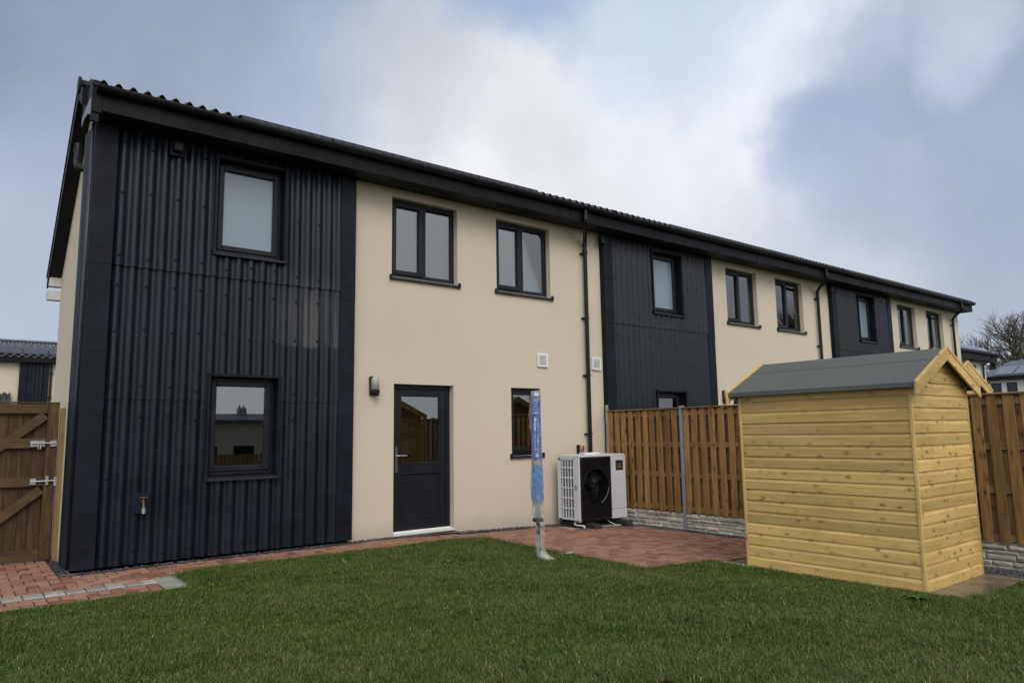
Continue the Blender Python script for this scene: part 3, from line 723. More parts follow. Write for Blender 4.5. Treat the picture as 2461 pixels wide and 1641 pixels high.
def downpipe(h, ox, px):
    M = MB(); r = .036
    M.tube([(ox, -.475, 5.13), (ox, -.475, 4.93), (ox+.01, -.46, 4.89), (px-.02, -.10, 4.72), (px, -.085, 4.66), (px, -.075, 4.60), (px, -.075, .02)], r, 12)
    for z in (4.54, 4.66): M.tube([(px, -.075, z-.03), (px, -.075, z+.03)], r+.006, 12)
    for z in (5.0,): M.tube([(ox, -.475, z-.05), (ox, -.475, z+.05)], r+.006, 12)
    dp = M.build('downpipe', 'gutter', h, auto=40)
    for z in (4.50, 3.35, 2.35, 1.35): M = MB(); M.box(px-.075, px+.055, -.04, -.008, z-.012, z+.012, .002); M.tube([(px, -.075, z-.014), (px, -.075, z+.014)], r+.009, 12); M.build('pipe_bracket', 'black', dp)
H = house_unit()
H1 = copy_tree(H); H1.location = (U, 0, 0); H1['label'] = 'middle house of the cream terrace, rising behind the timber fence and the shed'
H2 = copy_tree(H); H2.location = (2*U, 0, 0); H2['label'] = 'far end house of the cream terrace, its upper floor showing above the shed roof'
downpipe(H, 7.20, 7.55); downpipe(H1, 7.09, 7.36); downpipe(H2, 7.05, 7.38)
# --- only on the near end house
M = MB(); M.box(-.10, -.001, -.425, -.405, 4.90, 5.19, .003); M.build('fascia', 'fascia', H)
M = MB(); M.box(-.10, -.0, -.405, -.04, 5.06, 5.27, .004); M.box(-.104, -.001, -.03, .30, 5.08, 5.36, .004); M.box(-.10, -.02, -.405, -.37, 4.80, 5.06, .004); M.build('eave_end_box', 'trim', H)
M = MB(); M.prism([(-.37, 4.88), (-.37, 5.075), (.28, 5.075), (.28, 4.96), (.1, 4.99), (-.2, 4.95)], 0, -.108, -.098); M.build('eave_end_reflection', 'greypost', H)  # pale grey plate painting in the light reflected on the box's lower side
gutter_mesh(-.07, -.001).build('gutter', 'gutter', H, auto=40)
roof_corr(-.12, -.001, -.455, 5.235, .30, 5.45, PITCH, .036).build('roof_sheet', 'roof', H, smooth=True)
M = MB(); M.open = True
M.add([(0, 0, -.2), (0, 2.5, -.2), (0, 2.5, 3.7), (0, .3, 5.42), (0, -.0, 5.3)], [(0, 1, 2, 3, 4)]); M.build('gable_wall', 'cream', H)
M = MB()
M.box(-.03, 0, .0, .10, .03, 4.95, .004); M.box(-.018, -.002, .10, .42, .03, 4.95); M.box(-.045, -.0, .42, .47, .03, 4.95, .004)
for k in range(2): M.tube([(-.02, .18+k*.146, .03), (-.02, .18+k*.146, 4.9)], .028, 8)
M.build('gable_cladding', 'clad', H, auto=50)
vz = lambda y: 5.45-(y-.3)*(1.85/2.32)
M = MB(); M.prism([(.28, vz(.3)+.07), (2.66, vz(2.66)+.07), (2.66, vz(2.66)-.10), (.28, vz(.3)-.12)], 0, -.155, -.135)
M.prism([(.28, vz(.3)+.085), (2.68, vz(2.68)+.085), (2.68, vz(2.68)+.065), (.28, vz(.3)+.065)], 0, -.165, .03)
M.build('verge_board', 'trim', H)
M = MB(); M.prism([(.28, vz(.3)-.08), (2.64, vz(2.64)-.08), (2.64, vz(2.64)-.095), (.28, vz(.3)-.095)], 0, -.135, .0); M.build('verge_soffit', 'soffit', H)
M = MB(); M.prism([(-.02, 5.32), (.3, 5.46), (.3, 5.30), (.0, 5.12)], 0, -.15, -.0); M.build('verge_cap', 'fascia', H)
M = MB(); M.tube([(-.17, .27, 5.46), (-.14, .27, 5.46)], .10, 14); M.tube([(-.14, .27, 5.46), (.3, .27, 5.47)], .07, 14); M.build('ridge_end_cap', 'trim', H)
M = MB()
for z in (3.46, 3.27): M.prism([(2.50, z+.02), (2.80, z+.05), (2.86, z+.14), (2.80, z+.17), (2.5, z+.15)], 0, -.14, .02)
M.build('corbel', 'white_render', H)
M = MB(); M.tube([(-.08, .72, 4.92), (-.08, .72, 4.80), (-.09, .66, 4.68), (-.09, .58, 4.60), (-.07, .52, 4.56), (-.01, .50, 4.54)], .04, 12); M.tube([(-.08, .72, 4.80), (-.08, .72, 4.86)], .047, 12); M.tube([(-.03, .51, 4.54), (.0, .50, 4.54)], .052, 12)
M.build('gable_pipe', 'black', H, auto=50)
M = MB(); M.box(.76, .92, -.12, -.085, 4.71, 4.89, .004); ev = M.build('extract_vent', 'trim', H)
M = MB(); M.box(.79, .90, -.19, -.12, 4.755, 4.865, .012); M.build('vent_cowl', 'black', ev)
M = MB(); M.box(.57, .72, -.105, -.088, .57, .79, .003); tp = M.build('tap_plate', 'trim', H)
M = MB(); M.tube([(.65, -.10, .70), (.65, -.16, .70), (.65, -.19, .67), (.65, -.195, .62)], .014, 8); M.tube([(.65, -.165, .70), (.655, -.165, .745)], .008, 8); M.box(.615, .70, -.172, -.158, .742, .752, .003); M.build('tap', 'brass', tp)
M = MB(); M.tube([(.652, -.195, .635), (.652, -.195, .575)], .02, 10); M.build('hose_connector', 'galv', tp)
# small dark boxes at the top corner of the next claddings
for hh in (H1, H2):
    M = MB(); M.box(-.09, .0, -.16, -.10, 4.73, 4.90, .006); M.build('junction_box', 'black', hh)
# far end cap
M = MB(); M.open = True
M.add([(U, 0, -.2), (U, 2.5, -.2), (U, 2.5, 3.7), (U, .3, 5.42), (U, 0, 5.3)], [(0, 4, 3, 2, 1)]); M.build('gable_wall', 'cream', H2)
M = MB(); M.box(U, U+.03, -.43, .02, 4.93, 5.20, .006); M.tube([(U, -.482, 5.18), (U+.05, -.482, 5.18)], .055, 10); M.build('eave_end_box', 'fascia', H2)
M = MB(); M.prism([(-.45, 5.26), (.3, 5.50), (.3, 5.44), (-.45, 5.2)], 0, U, U+.06); M.build('verge_board', 'trim', H2)

# ---------------------------------------------------------------- fence along x = 8
def fence(name, label, y_from, bays, xf=8.0):
    fz = gz(xf)-.01
    f = thing(name, label, 'fence', (xf, y_from, fz))
    # bays: list of y offsets of posts (negative going towards the camera)
    for k, yy in enumerate(bays):
        w = .05
        M = MB()
        if k == 0: M.box(-.06, -.045, yy-.03, yy+.03, 0, 1.98, .003); M.box(-.045, .0, yy+.015, yy+.03, 0, 1.98, .003); M.build('post', 'galv', f)
        else: M.box(-.085, .0, yy-w/2, yy+w/2, -.02, 1.905, .004); M.build('post', 'greypost', f)
    rs = random.Random(11)
    for k in range(len(bays)-1):
        a, b = bays[k]-.03, bays[k+1]+.03           # a > b
        # rock-faced gravel board: relief grid with coursed stones
        n, mrows = int((a-b)/.012), 22; Hh = .275
        r2 = random.Random(40+k); courses = [0]; 
        while courses[-1] < Hh-.04: courses.append(min(Hh, courses[-1]+r2.choice((.045, .055, .07))))
        courses[-1] = Hh; joints = []
        for c_ in courses[:-1]:
            js = [b]; 
            while js[-1] < a: js.append(js[-1]+r2.uniform(.12, .34))
            joints.append((js, [(r2.uniform(.0, .022), r2.uniform(-.25, .25), r2.uniform(-.25, .2)) for _ in js]))
        M = MB()
        for i in range(n+1):
            y = b+(a-b)*i/n
            for j in range(mrows+1):
                z = Hh*j/mrows; ci = 0
                while ci < len(courses)-2 and z > courses[ci+1]: ci += 1
                js, hs = joints[ci]; q = 0
                while q < len(js)-1 and y > js[q+1]: q += 1
                zc = (courses[ci]+courses[ci+1])/2; hc = (courses[ci+1]-courses[ci])/2
                yl, yr = js[q], js[min(q+1, len(js)-1)]
                e = min(1, (1-abs(z-zc)/hc)*2.0); e2 = min(1, min(y-yl, max(yr-y, 0))/.018)
                o_, sy, sz = hs[q]
                hgt = (.012+o_+sy*.04*((y-yl)-.1)+sz*(z-zc))*max(0, min(e, e2))**.6
                M.v.append((-.035-hgt-r2.uniform(0, .003), y, z-.02))
        for i in range(n):
            for j in range(mrows): p = i*(mrows+1)+j; M.f.append((p, p+1, p+mrows+2, p+mrows+1))
        M.open = True; M.box(-.035, .0, b, a, -.05, Hh-.02)
        M.build('gravel_board', 'stone', f, auto=38)
        # rails, cap and hit-and-miss boards
        zb, zt = .27, 1.86
        M = MB()
        for z in (zb+.05, zb+.56, zb+1.03, zt-.07): M.box(-.052, -.018, b, a, z-.04, z+.04, .004)
        pn = M.build('fence_panel', 'fence_y', f)
        M = MB(); M.box(-.095, .03, b, a, zt+.0, zt+.022, .005); M.build('capping', 'fence_y', pn)
        nb = 10 if (a-b) < 1.7 else 11; pitch = (a-b)/nb
        for q in range(nb):
            w = rs.uniform(.096, .108); y = a-pitch*(q+.38)
            me = MB().box(-.008, .008, -w/2, w/2, 0, zt-zb-.002, .003)
            me.build('board', 'fence_z', pn, loc=(-.062+rs.uniform(-.003, .002), y, zb+rs.uniform(-.006, .0))).rotation_euler = (rs.uniform(-.008, .008), 0, rs.uniform(-.02, .02))
            w = rs.uniform(.126, .134); y = a-pitch*(q+.89)
            if y-w/2 < b: continue
            MB().box(-.008, .008, -w/2, w/2, 0, zt-zb-.002, .003).build('board', 'fence_z', pn, loc=(-.009, y, zb)).rotation_euler = (rs.uniform(-.008, .008), 0, 0)
    return f
FN = fence('timber_fence', 'tall brown hit-and-miss timber fence on stone-faced gravel boards, running behind the shed', -.10, [0, -1.62, -3.47, -5.32, -7.17, -9.02, -10.87, -12.7])

F2 = copy_tree(FN); F2.location.x += U; F2['label'] = 'second timber fence one garden further on, glimpsed through the gaps of the near fence'
for q_ in (FN, F2): q_['group'] = 'garden fences'

# ---------------------------------------------------------------- shed
def plank_profile(hh, t=.016):       # (outward offset, z): shiplap with a scooped top edge
    return [(0, .001), (-t, .001), (-t, hh-.036), (-t+.003, hh-.028), (-t+.0075, hh-.018), (-t+.0085, hh-.0015), (0, hh-.002)]
def make_shed(label, cx, y0, zbase, W=1.27, Ln=1.79, full=True):
    s = thing('garden_shed', label, 'shed', (cx, y0, zbase), group='pale pine sheds')
    rs = random.Random(21); EH = 1.84; hp = EH/16; W2 = W/2; RISE = .305
    inner = MB(); inner.box(-W2+.03, W2-.03, .03, Ln-.03, .02, EH-.02); inner.prism([(-W2+.03, EH-.03), (W2-.03, EH-.03), (0, EH+RISE-.07)], 1, .03, Ln-.03); inner.build('inner_wall', 'shed_z', s)
    for sd_ in (-1, 1):
        for k in range(16):
            M = MB(); P = [(sd_*(W2-p[0]-.016) if False else sd_*(W2-.018-p[0]), p[1]) for p in plank_profile(hp)]
            P = [(sd_*(W2-.018)+sd_*(-p[0])*1.0, p[1]) for p in plank_profile(hp)]
            M.prism(P, 1, .018, Ln-.018); M.build('plank', 'shed_y', s, loc=(rs.uniform(-.0015, .0015), 0, k*hp))
    # gable ends
    k = 0; z = 0
    slope = RISE/W2
    while z < EH+RISE-.06:
        for e in (0, 1):
            if e == 1 and z < 1.74:                 # far gable: planks either side of the door
                spans = [(-W2+.018, -.36), (.36, W2-.018)]
            else:
                spans = [(-W2+.018, W2-.018)]
            for (a, b) in spans:
                M = MB(); prof = plank_profile(hp)
                ys = [(.018+p[0]) if e == 0 else (Ln-.018-p[0]) for p in prof]
                def lim(zz):
                    zz = z+zz
                    return W2-.018 if zz <= EH else max(.004, W2-(zz-EH)/slope-.012)
                va = [(max(a, -lim(p[1])), ys[i], p[1]) for i, p in enumerate(prof)]; vb = [(min(b, lim(p[1])), ys[i], p[1]) for i, p in enumerate(prof)]
                n = len(prof); M.add(va+vb, [tuple(range(n)), tuple(range(n, 2*n))[::-1]]+[(i, (i+1) % n, n+(i+1) % n, n+i) for i in range(n)])
                M.build('plank', 'shed_x', s, loc=(0, rs.uniform(-.0015, .0015), z))
        z += hp; k += 1
    for sx in (-1, 1):
        for yy in (-.003, Ln-.027): 
            M = MB(); xa, xb = sorted((sx*(W2+.004), sx*(W2-.024))); M.box(xa, xb, yy, yy+.03, 0, EH-.01, .003); M.build('corner_batten', 'shed_z', s)
    # roof: two felted slopes with a lap line, eaves overhang
    for sx in (-1, 1):
        ex = W2+.075; ez = EH+RISE-ex*slope+.012; top = EH+RISE+.012
        def P(t, h): return (sx*ex*(1-t), ez+(top-ez)*t+h)
        M = MB(); M.prism([P(0, -.012), P(0, .012), P(1, .012), P(1, -.012)], 1, -.075, Ln+.075); M.prism([P(0, -.03), P(0, .0), P(.012, .0), P(.012, -.03)], 1, -.075, Ln+.075)
        r_ = M.build('roof', 'felt', s)
        M = MB(); M.prism([P(.66, .011), P(.66, .0165), P(1.0, .0185), P(1.0, .011)], 1, -.074, Ln+.074); M.build('felt_strip', 'felt', r_)
        for e, yy in ((0, -.094), (1, Ln+.076)):
            M = MB(); bw = .115; dz_ = bw*math.sqrt(1+slope*slope)
            a = (sx*.0, top+.032); b = (sx*(ex+.02), top+.032-(ex+.02)*slope)
            M.prism([a, b, (b[0], b[1]-dz_), (0, a[1]-dz_)], 1, yy, yy+.018); M.build('bargeboard', 'shed_x', s)
            M = MB(); M.prism([(0, a[1]+.001), (b[0], b[1]+.001), (b[0], b[1]-.028), (0, a[1]-.028)], 1, yy-.006 if e == 0 else yy+.018, yy if e == 0 else yy+.024); M.build('barge_fillet', 'shed_x', s)
    nl = MB()
    for k in range(16):
        for yy in (.04, .62, 1.20, Ln-.045):
            for dz in (.03, .07): nl.disc((-(W2-.0)-.0005, yy+rs.uniform(-.006, .006), k*hp+dz), .0028, 0, .003, 6)
        for xx in (-W2+.05, W2-.05): nl.disc((xx+rs.uniform(-.005, .005), .0, k*hp+.05), .0028, 1, .003, 6)
    nl.build('nail_head', 'rubber', s, kind='stuff')
    # door on the far gable
    d = None
    for k in range(6):
        M = MB(); a = -.355+k*.118; M.box(a, a+.114, Ln-.022, Ln-.004, .03, 1.72, .003)
        if d is None: d = M.build('door', 'shed_z', s)
        else: M.build('board', 'shed_z', d)
    M = MB(); M.box(-.36, .36, Ln-.004, Ln+.014, .2, .29, .003); M.box(-.36, .36, Ln-.004, Ln+.014, 1.4, 1.49, .003); M.build('ledge', 'shed_x', d)
    M = MB()
    for z in (.245, 1.445): M.box(-.36, -.02, Ln+.014, Ln+.018, z-.015, z+.015)
    M.box(.20, .36, Ln+.014, Ln+.024, .95, 1.0, .003); M.build('hinge', 'black', d)
    return s
SH = make_shed('pale pine shiplap shed with grey felt roof standing on the slab at the lawn edge', 6.345, -6.10, -.045)
M = MB()
for k in range(5): MB().box(-.6+k*.28, -.55+k*.28, .02, 1.77, -.0, .02).build('bearer', 'fence_y', SH)
S2 = copy_tree(SH); S2.location = (8.99, -5.34, .015); S2['label'] = 'second pine shed behind the fence, only its gable peak showing'

# ---------------------------------------------------------------- gate
G = thing('garden_gate', 'brown ledged and braced timber gate with galvanised bolts at the left of the house', 'gate', (-.06, 1.12, 0.015))
rs = random.Random(4)
x = -.01
k = 0
while x > -2.2:
    w = rs.uniform(.10, .15); M = MB(); M.box(x-w+.0005, x, .032+rs.uniform(0, .006), .050, .02, 1.78, .004); M.build('board', 'gate_z', G); x -= w; k += 1
M = MB(); M.box(-.115, 0, -.03, .03, .0, 1.80, .005); M.build('stile', 'gate_z', G)
for a, b in ((1.68, 1.79), (1.28, 1.39), (.84, .95), (.01, .12)): MB().box(-2.2, -.116, -.022, .030, a, b, .004).build('rail', 'gate_x', G)
M = MB(); M.box(-2.25, .0, -.035, .055, 1.80, 1.815, .003); M.build('capping', 'gate_x', G)
def brace(x0, z0, x1, z1, w=.10):
    d = Vector((x1-x0, z1-z0)).normalized(); n = Vector((-d[1], d[0]))*w/2
    M = MB(); M.prism([(x0+n[0], z0+n[1]), (x1+n[0], z1+n[1]), (x1-n[0], z1-n[1]), (x0-n[0], z0-n[1])], 1, -.020, .029); M.build('brace', 'gate_x', G)
brace(-.14, 1.66, -.95, .97); brace(-.14, .80, -.95, .14)
GP = MB().box(-.05, .055, -.05, .05, -.02, 1.76, .005).build('gate_post', 'post_z', loc=(.0, 1.08, .0)); tag(GP, 'square tan timber gate post against the corner of the near house', 'post')
M = MB(); M.box(-.27, -.125, -.05, -.030, 1.295, 1.365, .002); M.tube([(-.26, -.062, 1.335), (-.02, -.062, 1.335)], .009, 8); M.tube([(-.2, -.07, 1.33), (-.19, -.075, 1.27), (-.17, -.07, 1.27), (-.17, -.06, 1.33)], .006, 6); M.build('bolt', 'galv', G)
M = MB(); M.box(-.075, -.01, -.056, -.030, 1.295, 1.365, .002); M.build('bolt_keep', 'galv', G)
M = MB(); M.box(-.25, -.19, -.05, -.030, .86, .93, .002); M.tube([(-.24, -.055, .895), (.0, -.055, .90)], .009, 8); M.box(-.10, -.07, -.06, -.03, .85, .955, .002); M.build('latch', 'galv', G)
M = MB(); M.box(-.02, .035, -.062, -.052, .84, .94, .002); M.build('latch_keep', 'galv', G)

# ---------------------------------------------------------------- heat pump
hx0, hx1, hy0, hy1, hz0, hz1 = 0, 1.05, 0, .50, .11, 1.13
HP = thing('heat_pump', 'white air source heat pump with black fan grille on the patio corner', 'heat pump', (6.68, -.70, gz(7.1)-.01))
M = MB()
M.box(0, 1.05, 0, .5, hz1-.035, hz1, .008)                                  # top
M.box(0, .03, 0.0, .12, hz0, hz1-.035, .006)                                # left front corner post
M.box(.69, 1.05, -.004, .5, hz0+.15, hz1-.036, .006)                        # right compartment
M.box(.69, 1.05, -.010, .5, hz0, hz0+.146, .006)
M.box(0, 1.05, .48, .5, hz0, hz1-.035); M.box(0, .69, .0, .48, hz0, hz0+.02)
body = M.build('casing', 'unit_white', HP)
# left side: lattice with rows and columns
M = MB()
ycols = [.12, .185, .25, .315, .38]; zr = [hz0+.04+i*.157 for i in range(7)]

for y in ycols: M.box(0, .016, y, y+.014, hz0, hz1-.035, .002)
M.box(0, .016, .43, .48, hz0, hz1-.035)
for z in zr: M.box(-.001, .017, .12, .48, z-.010, z+.010, .002)
M.box(0, .016, .12, .48, hz0, hz0+.035); M.box(0, .016, .12, .48, hz1-.075, hz1-.035)
M.build('side_grille', 'unit_white', HP)
M = MB(); z = hz0+.04
while z < hz1-.08: M.box(.012, .022, .12, .38, z, z+.006); z += .0165
M.build('grille_bars', 'unit_vent', HP, kind='stuff')
MB().box(.03, .04, .1, .48, hz0, hz1-.04).build('coil', 'fin', HP)
MB().box(.010, .02, .395, .43, hz0, hz1-.04).build('side_strip', 'unit_vent', HP)
M = MB(); M.box(-.008, .0, .045, .095, .60, .67, .003); M.build('side_handle', 'unit_vent', HP)
# fan face
M = MB(); n = 40; cx_, cz_, R_ = .345, .64, .27; o = 0; yf = -.012
ring = [(cx_+R_*math.cos(2*PI*k/n), yf, cz_+R_*math.sin(2*PI*k/n)) for k in range(n)]
def sq(k):
    a = 2*PI*k/n; c_, s_ = math.cos(a), math.sin(a); t = min((.315/abs(c_)) if abs(c_) > 1e-6 else 9, (.46/abs(s_)) if abs(s_) > 1e-6 else 9)
    return (cx_+.01+c_*t, yf, cz_-.02+s_*t)
M.v = ring+[sq(k) for k in range(n)]+[(p[0], .20, p[2]) for p in ring]
M.f = [(k, (k+1) % n, n+(k+1) % n, n+k) for k in range(n)]+[(k, 2*n+k, 2*n+(k+1) % n, (k+1) % n) for k in range(n)]
M.open = True
M.box(.035, .69, -.02, .045, hz0, hz0+.05, .004); M.box(.035, .69, -.02, .045, hz1-.075, hz1-.036, .004); M.box(.66, .69, -.02, .045, hz0, hz1-.036, .004); M.box(.031, .05, -.02, .045, hz0, hz1-.036, .004)
M.box(.05, .66, -.010, .0, 1.04, hz1-.07); M.box(.05, .66, -.010, 0, hz0+.04, .17)
M.build('fan_front', 'black', HP)
MB().disc((cx_, .19, cz_), .27, 1, .01, 30).build('fan_back', 'rubber', HP)
M = MB()
for k in range(3):
    a0 = k*2*PI/3+.5; v = []
    for i in range(7):
        r = .05+.20*i/6
        for j, (da, dy) in enumerate(((-.05-.35*i/6, .07), (.25, .10), (.62+.12*i/6, .145))):
            a = a0+da+.35*i/6; v.append((cx_+r*math.cos(a), dy, cz_+r*math.sin(a)))
    M.add(v, [(i*3+j, i*3+j+1, i*3+j+4, i*3+j+3) for i in range(6) for j in range(2)])
M.tube([(cx_, .05, cz_), (cx_, .14, cz_)], .055, 16); M.open = True
M.build('fan', 'trim', HP)
M = MB(); M.disc((cx_, .046, cz_), .009, 1, -.006, 8)
M.build('fan_bolt', 'galv', HP)
M = MB()
for rr in (.275,):
    M.tube([(cx_+rr*math.cos(2*PI*k/40), yf-.006, cz_+rr*math.sin(2*PI*k/40)) for k in range(41)], .006, 6, False)
z = .2
while z < 1.05: M.box(.055, .655, -.024, -.021, z, z+.002); z += .03
x = .08
while x < .65: M.box(x, x+.0018, -.026, -.0245, .17, 1.05); x += .06
M.build('fan_guard', 'black', HP, kind='stuff')
M = MB(); M.tube([(cx_+.275*math.cos(a), yf-.016, cz_+.275*math.sin(a)) for a in [(-1.2+.09*k) for k in range(13)]], .0035, 6); M.build('guard_glint', 'greypost', HP)
M = MB(); M.box(.815, .985, -.007, -.003, .87, 1.03, .001); lb = M.build('label', 'label', HP)
M = MB()
M.box(.90, .925, -.0085, -.007, .95, .975); M.prism([(.845, .965), (.853, .985), (.861, .965)], 1, -.0085, -.007); M.prism([(.837, .945), (.845, .962), (.853, .945)], 1, -.0085, -.007); M.prism([(.853, .945), (.861, .962), (.869, .945)], 1, -.0085, -.007)
for z in (.925, .908): 
    for x in np.arange(.84, .96, .018): M.box(x, x+.011, -.0085, -.007, z, z+.008)
M.build('label_print', 'kraft', lb)
M = MB()
for p in ((.05, 1.075), (.68, 1.04), (.70, .95), (.695, .6), (.70, .28), (.04, .14), (.66, .14), (1.0, 1.11), (.73, .13), (.36, .135)): M.disc((p[0], -.02, p[1]), .006, 1, -.004, 8)
M.build('screw_head', 'galv', HP, kind='stuff')
for xa in (.10, .80):
    M = MB(); M.prism([(-.24, 0), (-.20, .085), (.55, .085), (.6, 0)], 0, xa, xa+.14); M.build('rubber_foot', 'rubber', HP)
M = MB(); M.tube([(.03, .16, .12), (.03, .15, .065), (.05, .12, .055), (.08, .02, .05), (.085, .0, .045), (.085, -.005, .0)], .014, 8); M.build('drain_pipe', 'white', HP)
M = MB(); M.tube([(.66, .1, .12), (.67, .02, .06), (.72, -.06, .02), (.80, -.10, .012), (.9, -.06, .012), (.96, .0, .03)], .006, 6); M.build('cable', 'unit_white', HP)
M = MB(); M.tube([(.96, .05, .12), (.96, .05, .06)], .018, 8); M.tube([(1.01, .08, .12), (1.01, .08, .07)], .014, 8); M.build('pipe_stub', 'galv', HP)
# papers on top, isolator on the wall
M = MB(); M.box(-.11, .16, -.10, .10, 0, .012, .002); M.box(-.10, .15, -.09, .09, .012, .028, .004); M.tube([(.16, -.10, .018), (.16, .10, .018)], .018, 8)
pp = M.build('paper_stack', 'paper', loc=(7.08, -.48, HP.location.z+hz1+.001)); pp.rotation_euler = (0, 0, -.25); tag(pp, 'rolled white papers lying on top of the heat pump', 'papers')
IS = thing('isolator_switch', 'small isolator switch with orange rotary knob on the wall above the heat pump', 'switch', (7.36, 0, 1.06))
MB().box(-.05, .05, -.07, -.0, -.07, .10, .006).build('box', 'unit_vent', IS); MB().box(-.065, -.05, -.075, .0, -.09, .11, .004).build('side_plate', 'black', IS)
M = MB(); M.disc((0, -.07, .055), .035, 1, -.03, 14); M.build('knob', 'orange', IS); M = MB(); M.box(-.01, .01, -.118, -.10, .02, .09, .004); M.build('knob_bar', 'black', IS)

# ---------------------------------------------------------------- rotary airer in its plastic sleeve
AR = thing('rotary_airer', 'folded rotary clothes airer wrapped in clear plastic with blue card sleeve, standing in the lawn', 'clothes airer', (4.10, -2.78, -.02))
AR.rotation_euler = (0, 0, math.radians(-38))
M = MB(); M.tube([(0, 0, -.05), (0, 0, .5)], .019, 10); M.tube([(0, 0, .48), (0, 0, 1.8)], .014, 10); M.build('pole', 'galv', AR, auto=50)
M = MB(); M.tube([(0, 0, .30), (0, 0, .43)], .022, 10); M.box(-.042, .042, -.03, .03, .435, .48, .008); 
for sx in (-1, 1): M.tube([(sx*.042, -.03, .455), (sx*.042, .03, .455)], .02, 10); M.box(sx*.035-.012, sx*.035+.012, -.045, -.025, .98, 1.03, .003)
M.build('hub', 'black', AR)
for k in range(4):
    a = PI/4+k*PI/2; M = MB(); M.tube([(.035*math.cos(a), .035*math.sin(a), .47), (.038*math.cos(a), .038*math.sin(a), 1.80)], .0065, 6); M.build('arm', 'galv', AR)
M = MB(); rs = random.Random(9)
for k in range(75):
    a0 = rs.uniform(0, 6.28); r0 = rs.uniform(.035, .055); z1_, z0_ = rs.uniform(1.04, 1.12), rs.uniform(.60, .95); pts = []
    for i in range(9):
        t = i/8; zz = z1_-(z1_-z0_)*math.sin(PI*t); aa = a0+t*.9+rs.uniform(-.15, .15); r1 = r0+.014*math.sin(PI*t); pts.append((r1*math.cos(aa), r1*math.sin(aa), zz))
    M.tube(pts, .0028, 4)
M.build('washing_line', 'rope', AR, kind='stuff')
def lathe_pts(prof, n, sx=1, wob=0, seed=1, off=lambda z: (0, 0)):
    r_ = random.Random(seed); M = MB(); ph = [r_.uniform(0, 6.28) for _ in range(6)]
    for r, z in prof:
        ox, oy = off(z)
        for k in range(n):
            a = 2*PI*k/n; w = 1+wob*(math.sin(3*a+ph[0]+z*9)*.6+math.sin(5*a+ph[1]-z*23)*.4+math.sin(2*a+z*41+ph[2])*.5)
            M.v.append((ox+r*math.cos(a)*sx*w, oy+r*math.sin(a)*w, z))
    for i in range(len(prof)-1):
        for k in range(n): a = i*n+k; b = i*n+(k+1) % n; M.f.append((a, b, b+n, a+n))
    M.open = True; return M
M = lathe_pts([(.0, 1.868), (.03, 1.866), (.045, 1.85), (.05, 1.82), (.052, 1.5), (.053, 1.115)], 20, 1.0, .02); M.build('card_sleeve', 'blue', AR, smooth=True)
M = lathe_pts([(.0555, 1.10), (.0555, 1.05)], 20); M.build('tape_band', 'kraft', AR, smooth=True)
M = lathe_pts([(.0, 1.874), (.035, 1.872), (.0535, 1.855), (.055, 1.79)], 20, 1, .05, 3)
M.build('top_cap', 'film', AR, smooth=True)
# print on the card: title, blocks of small lines, pictograms, bar code  (printed side faces the camera: local -Y)
def on_sleeve(M, x, z, w, h, r=.0545):
    n = 3; 
    for i in range(n):
        a0 = (x-w/2+w*i/n)/r; a1 = (x-w/2+w*(i+1)/n)/r
        P = [(r*math.sin(a), -r*math.cos(a), zz) for a, zz in ((a0, z-h/2), (a1, z-h/2), (a1, z+h/2), (a0, z+h/2))]
        M.add(P, [(0, 1, 2, 3)])
def text_on(word, size, z, mat, name, x=0):
    cu = bpy.data.curves.new('t', 'FONT'); cu.body = word; cu.size = size; cu.align_x = 'CENTER'; cu.offset = size*.02
    to = bpy.data.objects.new('t', cu); COL.objects.link(to); dg = bpy.context.evaluated_depsgraph_get(); me = bpy.data.meshes.new_from_object(to.evaluated_get(dg))
    bpy.data.objects.remove(to); r = .0553
    for v in me.vertices:
        a = (v.co.x+x)/r; zz = v.co.y; v.co = (r*math.sin(a), -r*math.cos(a), z+zz)
    me.materials.clear(); me.materials.append(MT[mat]); o = bpy.data.objects.new(name, me); COL.objects.link(o); o.parent = AR; return o
text_on('AirDry', .030, 1.765, 'yellow', 'title_print')
text_on('Rotary', .016, 1.748, 'white', 'subtitle_print')
M = MB(); M.open = True
on_sleeve(M, 0.01, 1.83, .05, .03)
for z in (1.725, 1.66): on_sleeve(M, -.008, z, .055, .003)
for k, zz in enumerate(np.arange(1.56, 1.10, -.0125)):
    if random.random() < .75: on_sleeve(M, .018+random.uniform(-.003, .003), zz, random.uniform(.012, .026), .0028)
on_sleeve(M, -.016, 1.50, .012, .14); on_sleeve(M, -.008, 1.55, .02, .02)
for xx in (-.03, -.012): on_sleeve(M, xx, 1.33, .0022, .28)
for k in range(5): on_sleeve(M, -.03+k*.011, 1.625, .008, .012)
for xx, zz in ((-.02, 1.36), (.02, 1.36), (-.02, 1.31), (.02, 1.31)): on_sleeve(M, xx, zz, .010, .006); on_sleeve(M, xx, zz, .004, .016)
on_sleeve(M, .002, 1.16, .034, .034); M.build('white_print', 'white', AR)
M = MB(); M.open = True
for k in range(9): on_sleeve(M, -.011+k*.0034, 1.163, .0015, .022, .0552)
M.build('bar_code', 'black', AR)
M = MB(); M.open = True
on_sleeve(M, -.006, 1.70, .045, .003, .0548); on_sleeve(M, -.004, 1.225, .045, .003, .0548); M.build('yellow_print', 'yellow', AR)
prof = [(.056, 1.872), (.060, 1.80), (.066, 1.62), (.060, 1.4), (.060, 1.2), (.064, 1.08), (.072, .95), (.076, .85), (.072, .72), (.062, .58), (.055, .47), (.050, .40), (.052, .30), (.050, .20), (.047, .14)]
pr2 = []
for i in range(len(prof)-1):
    for t in (0, .33, .66): pr2.append(tuple(prof[i][j]+(prof[i+1][j]-prof[i][j])*t for j in (0, 1)))
pr2.append(prof[-1])
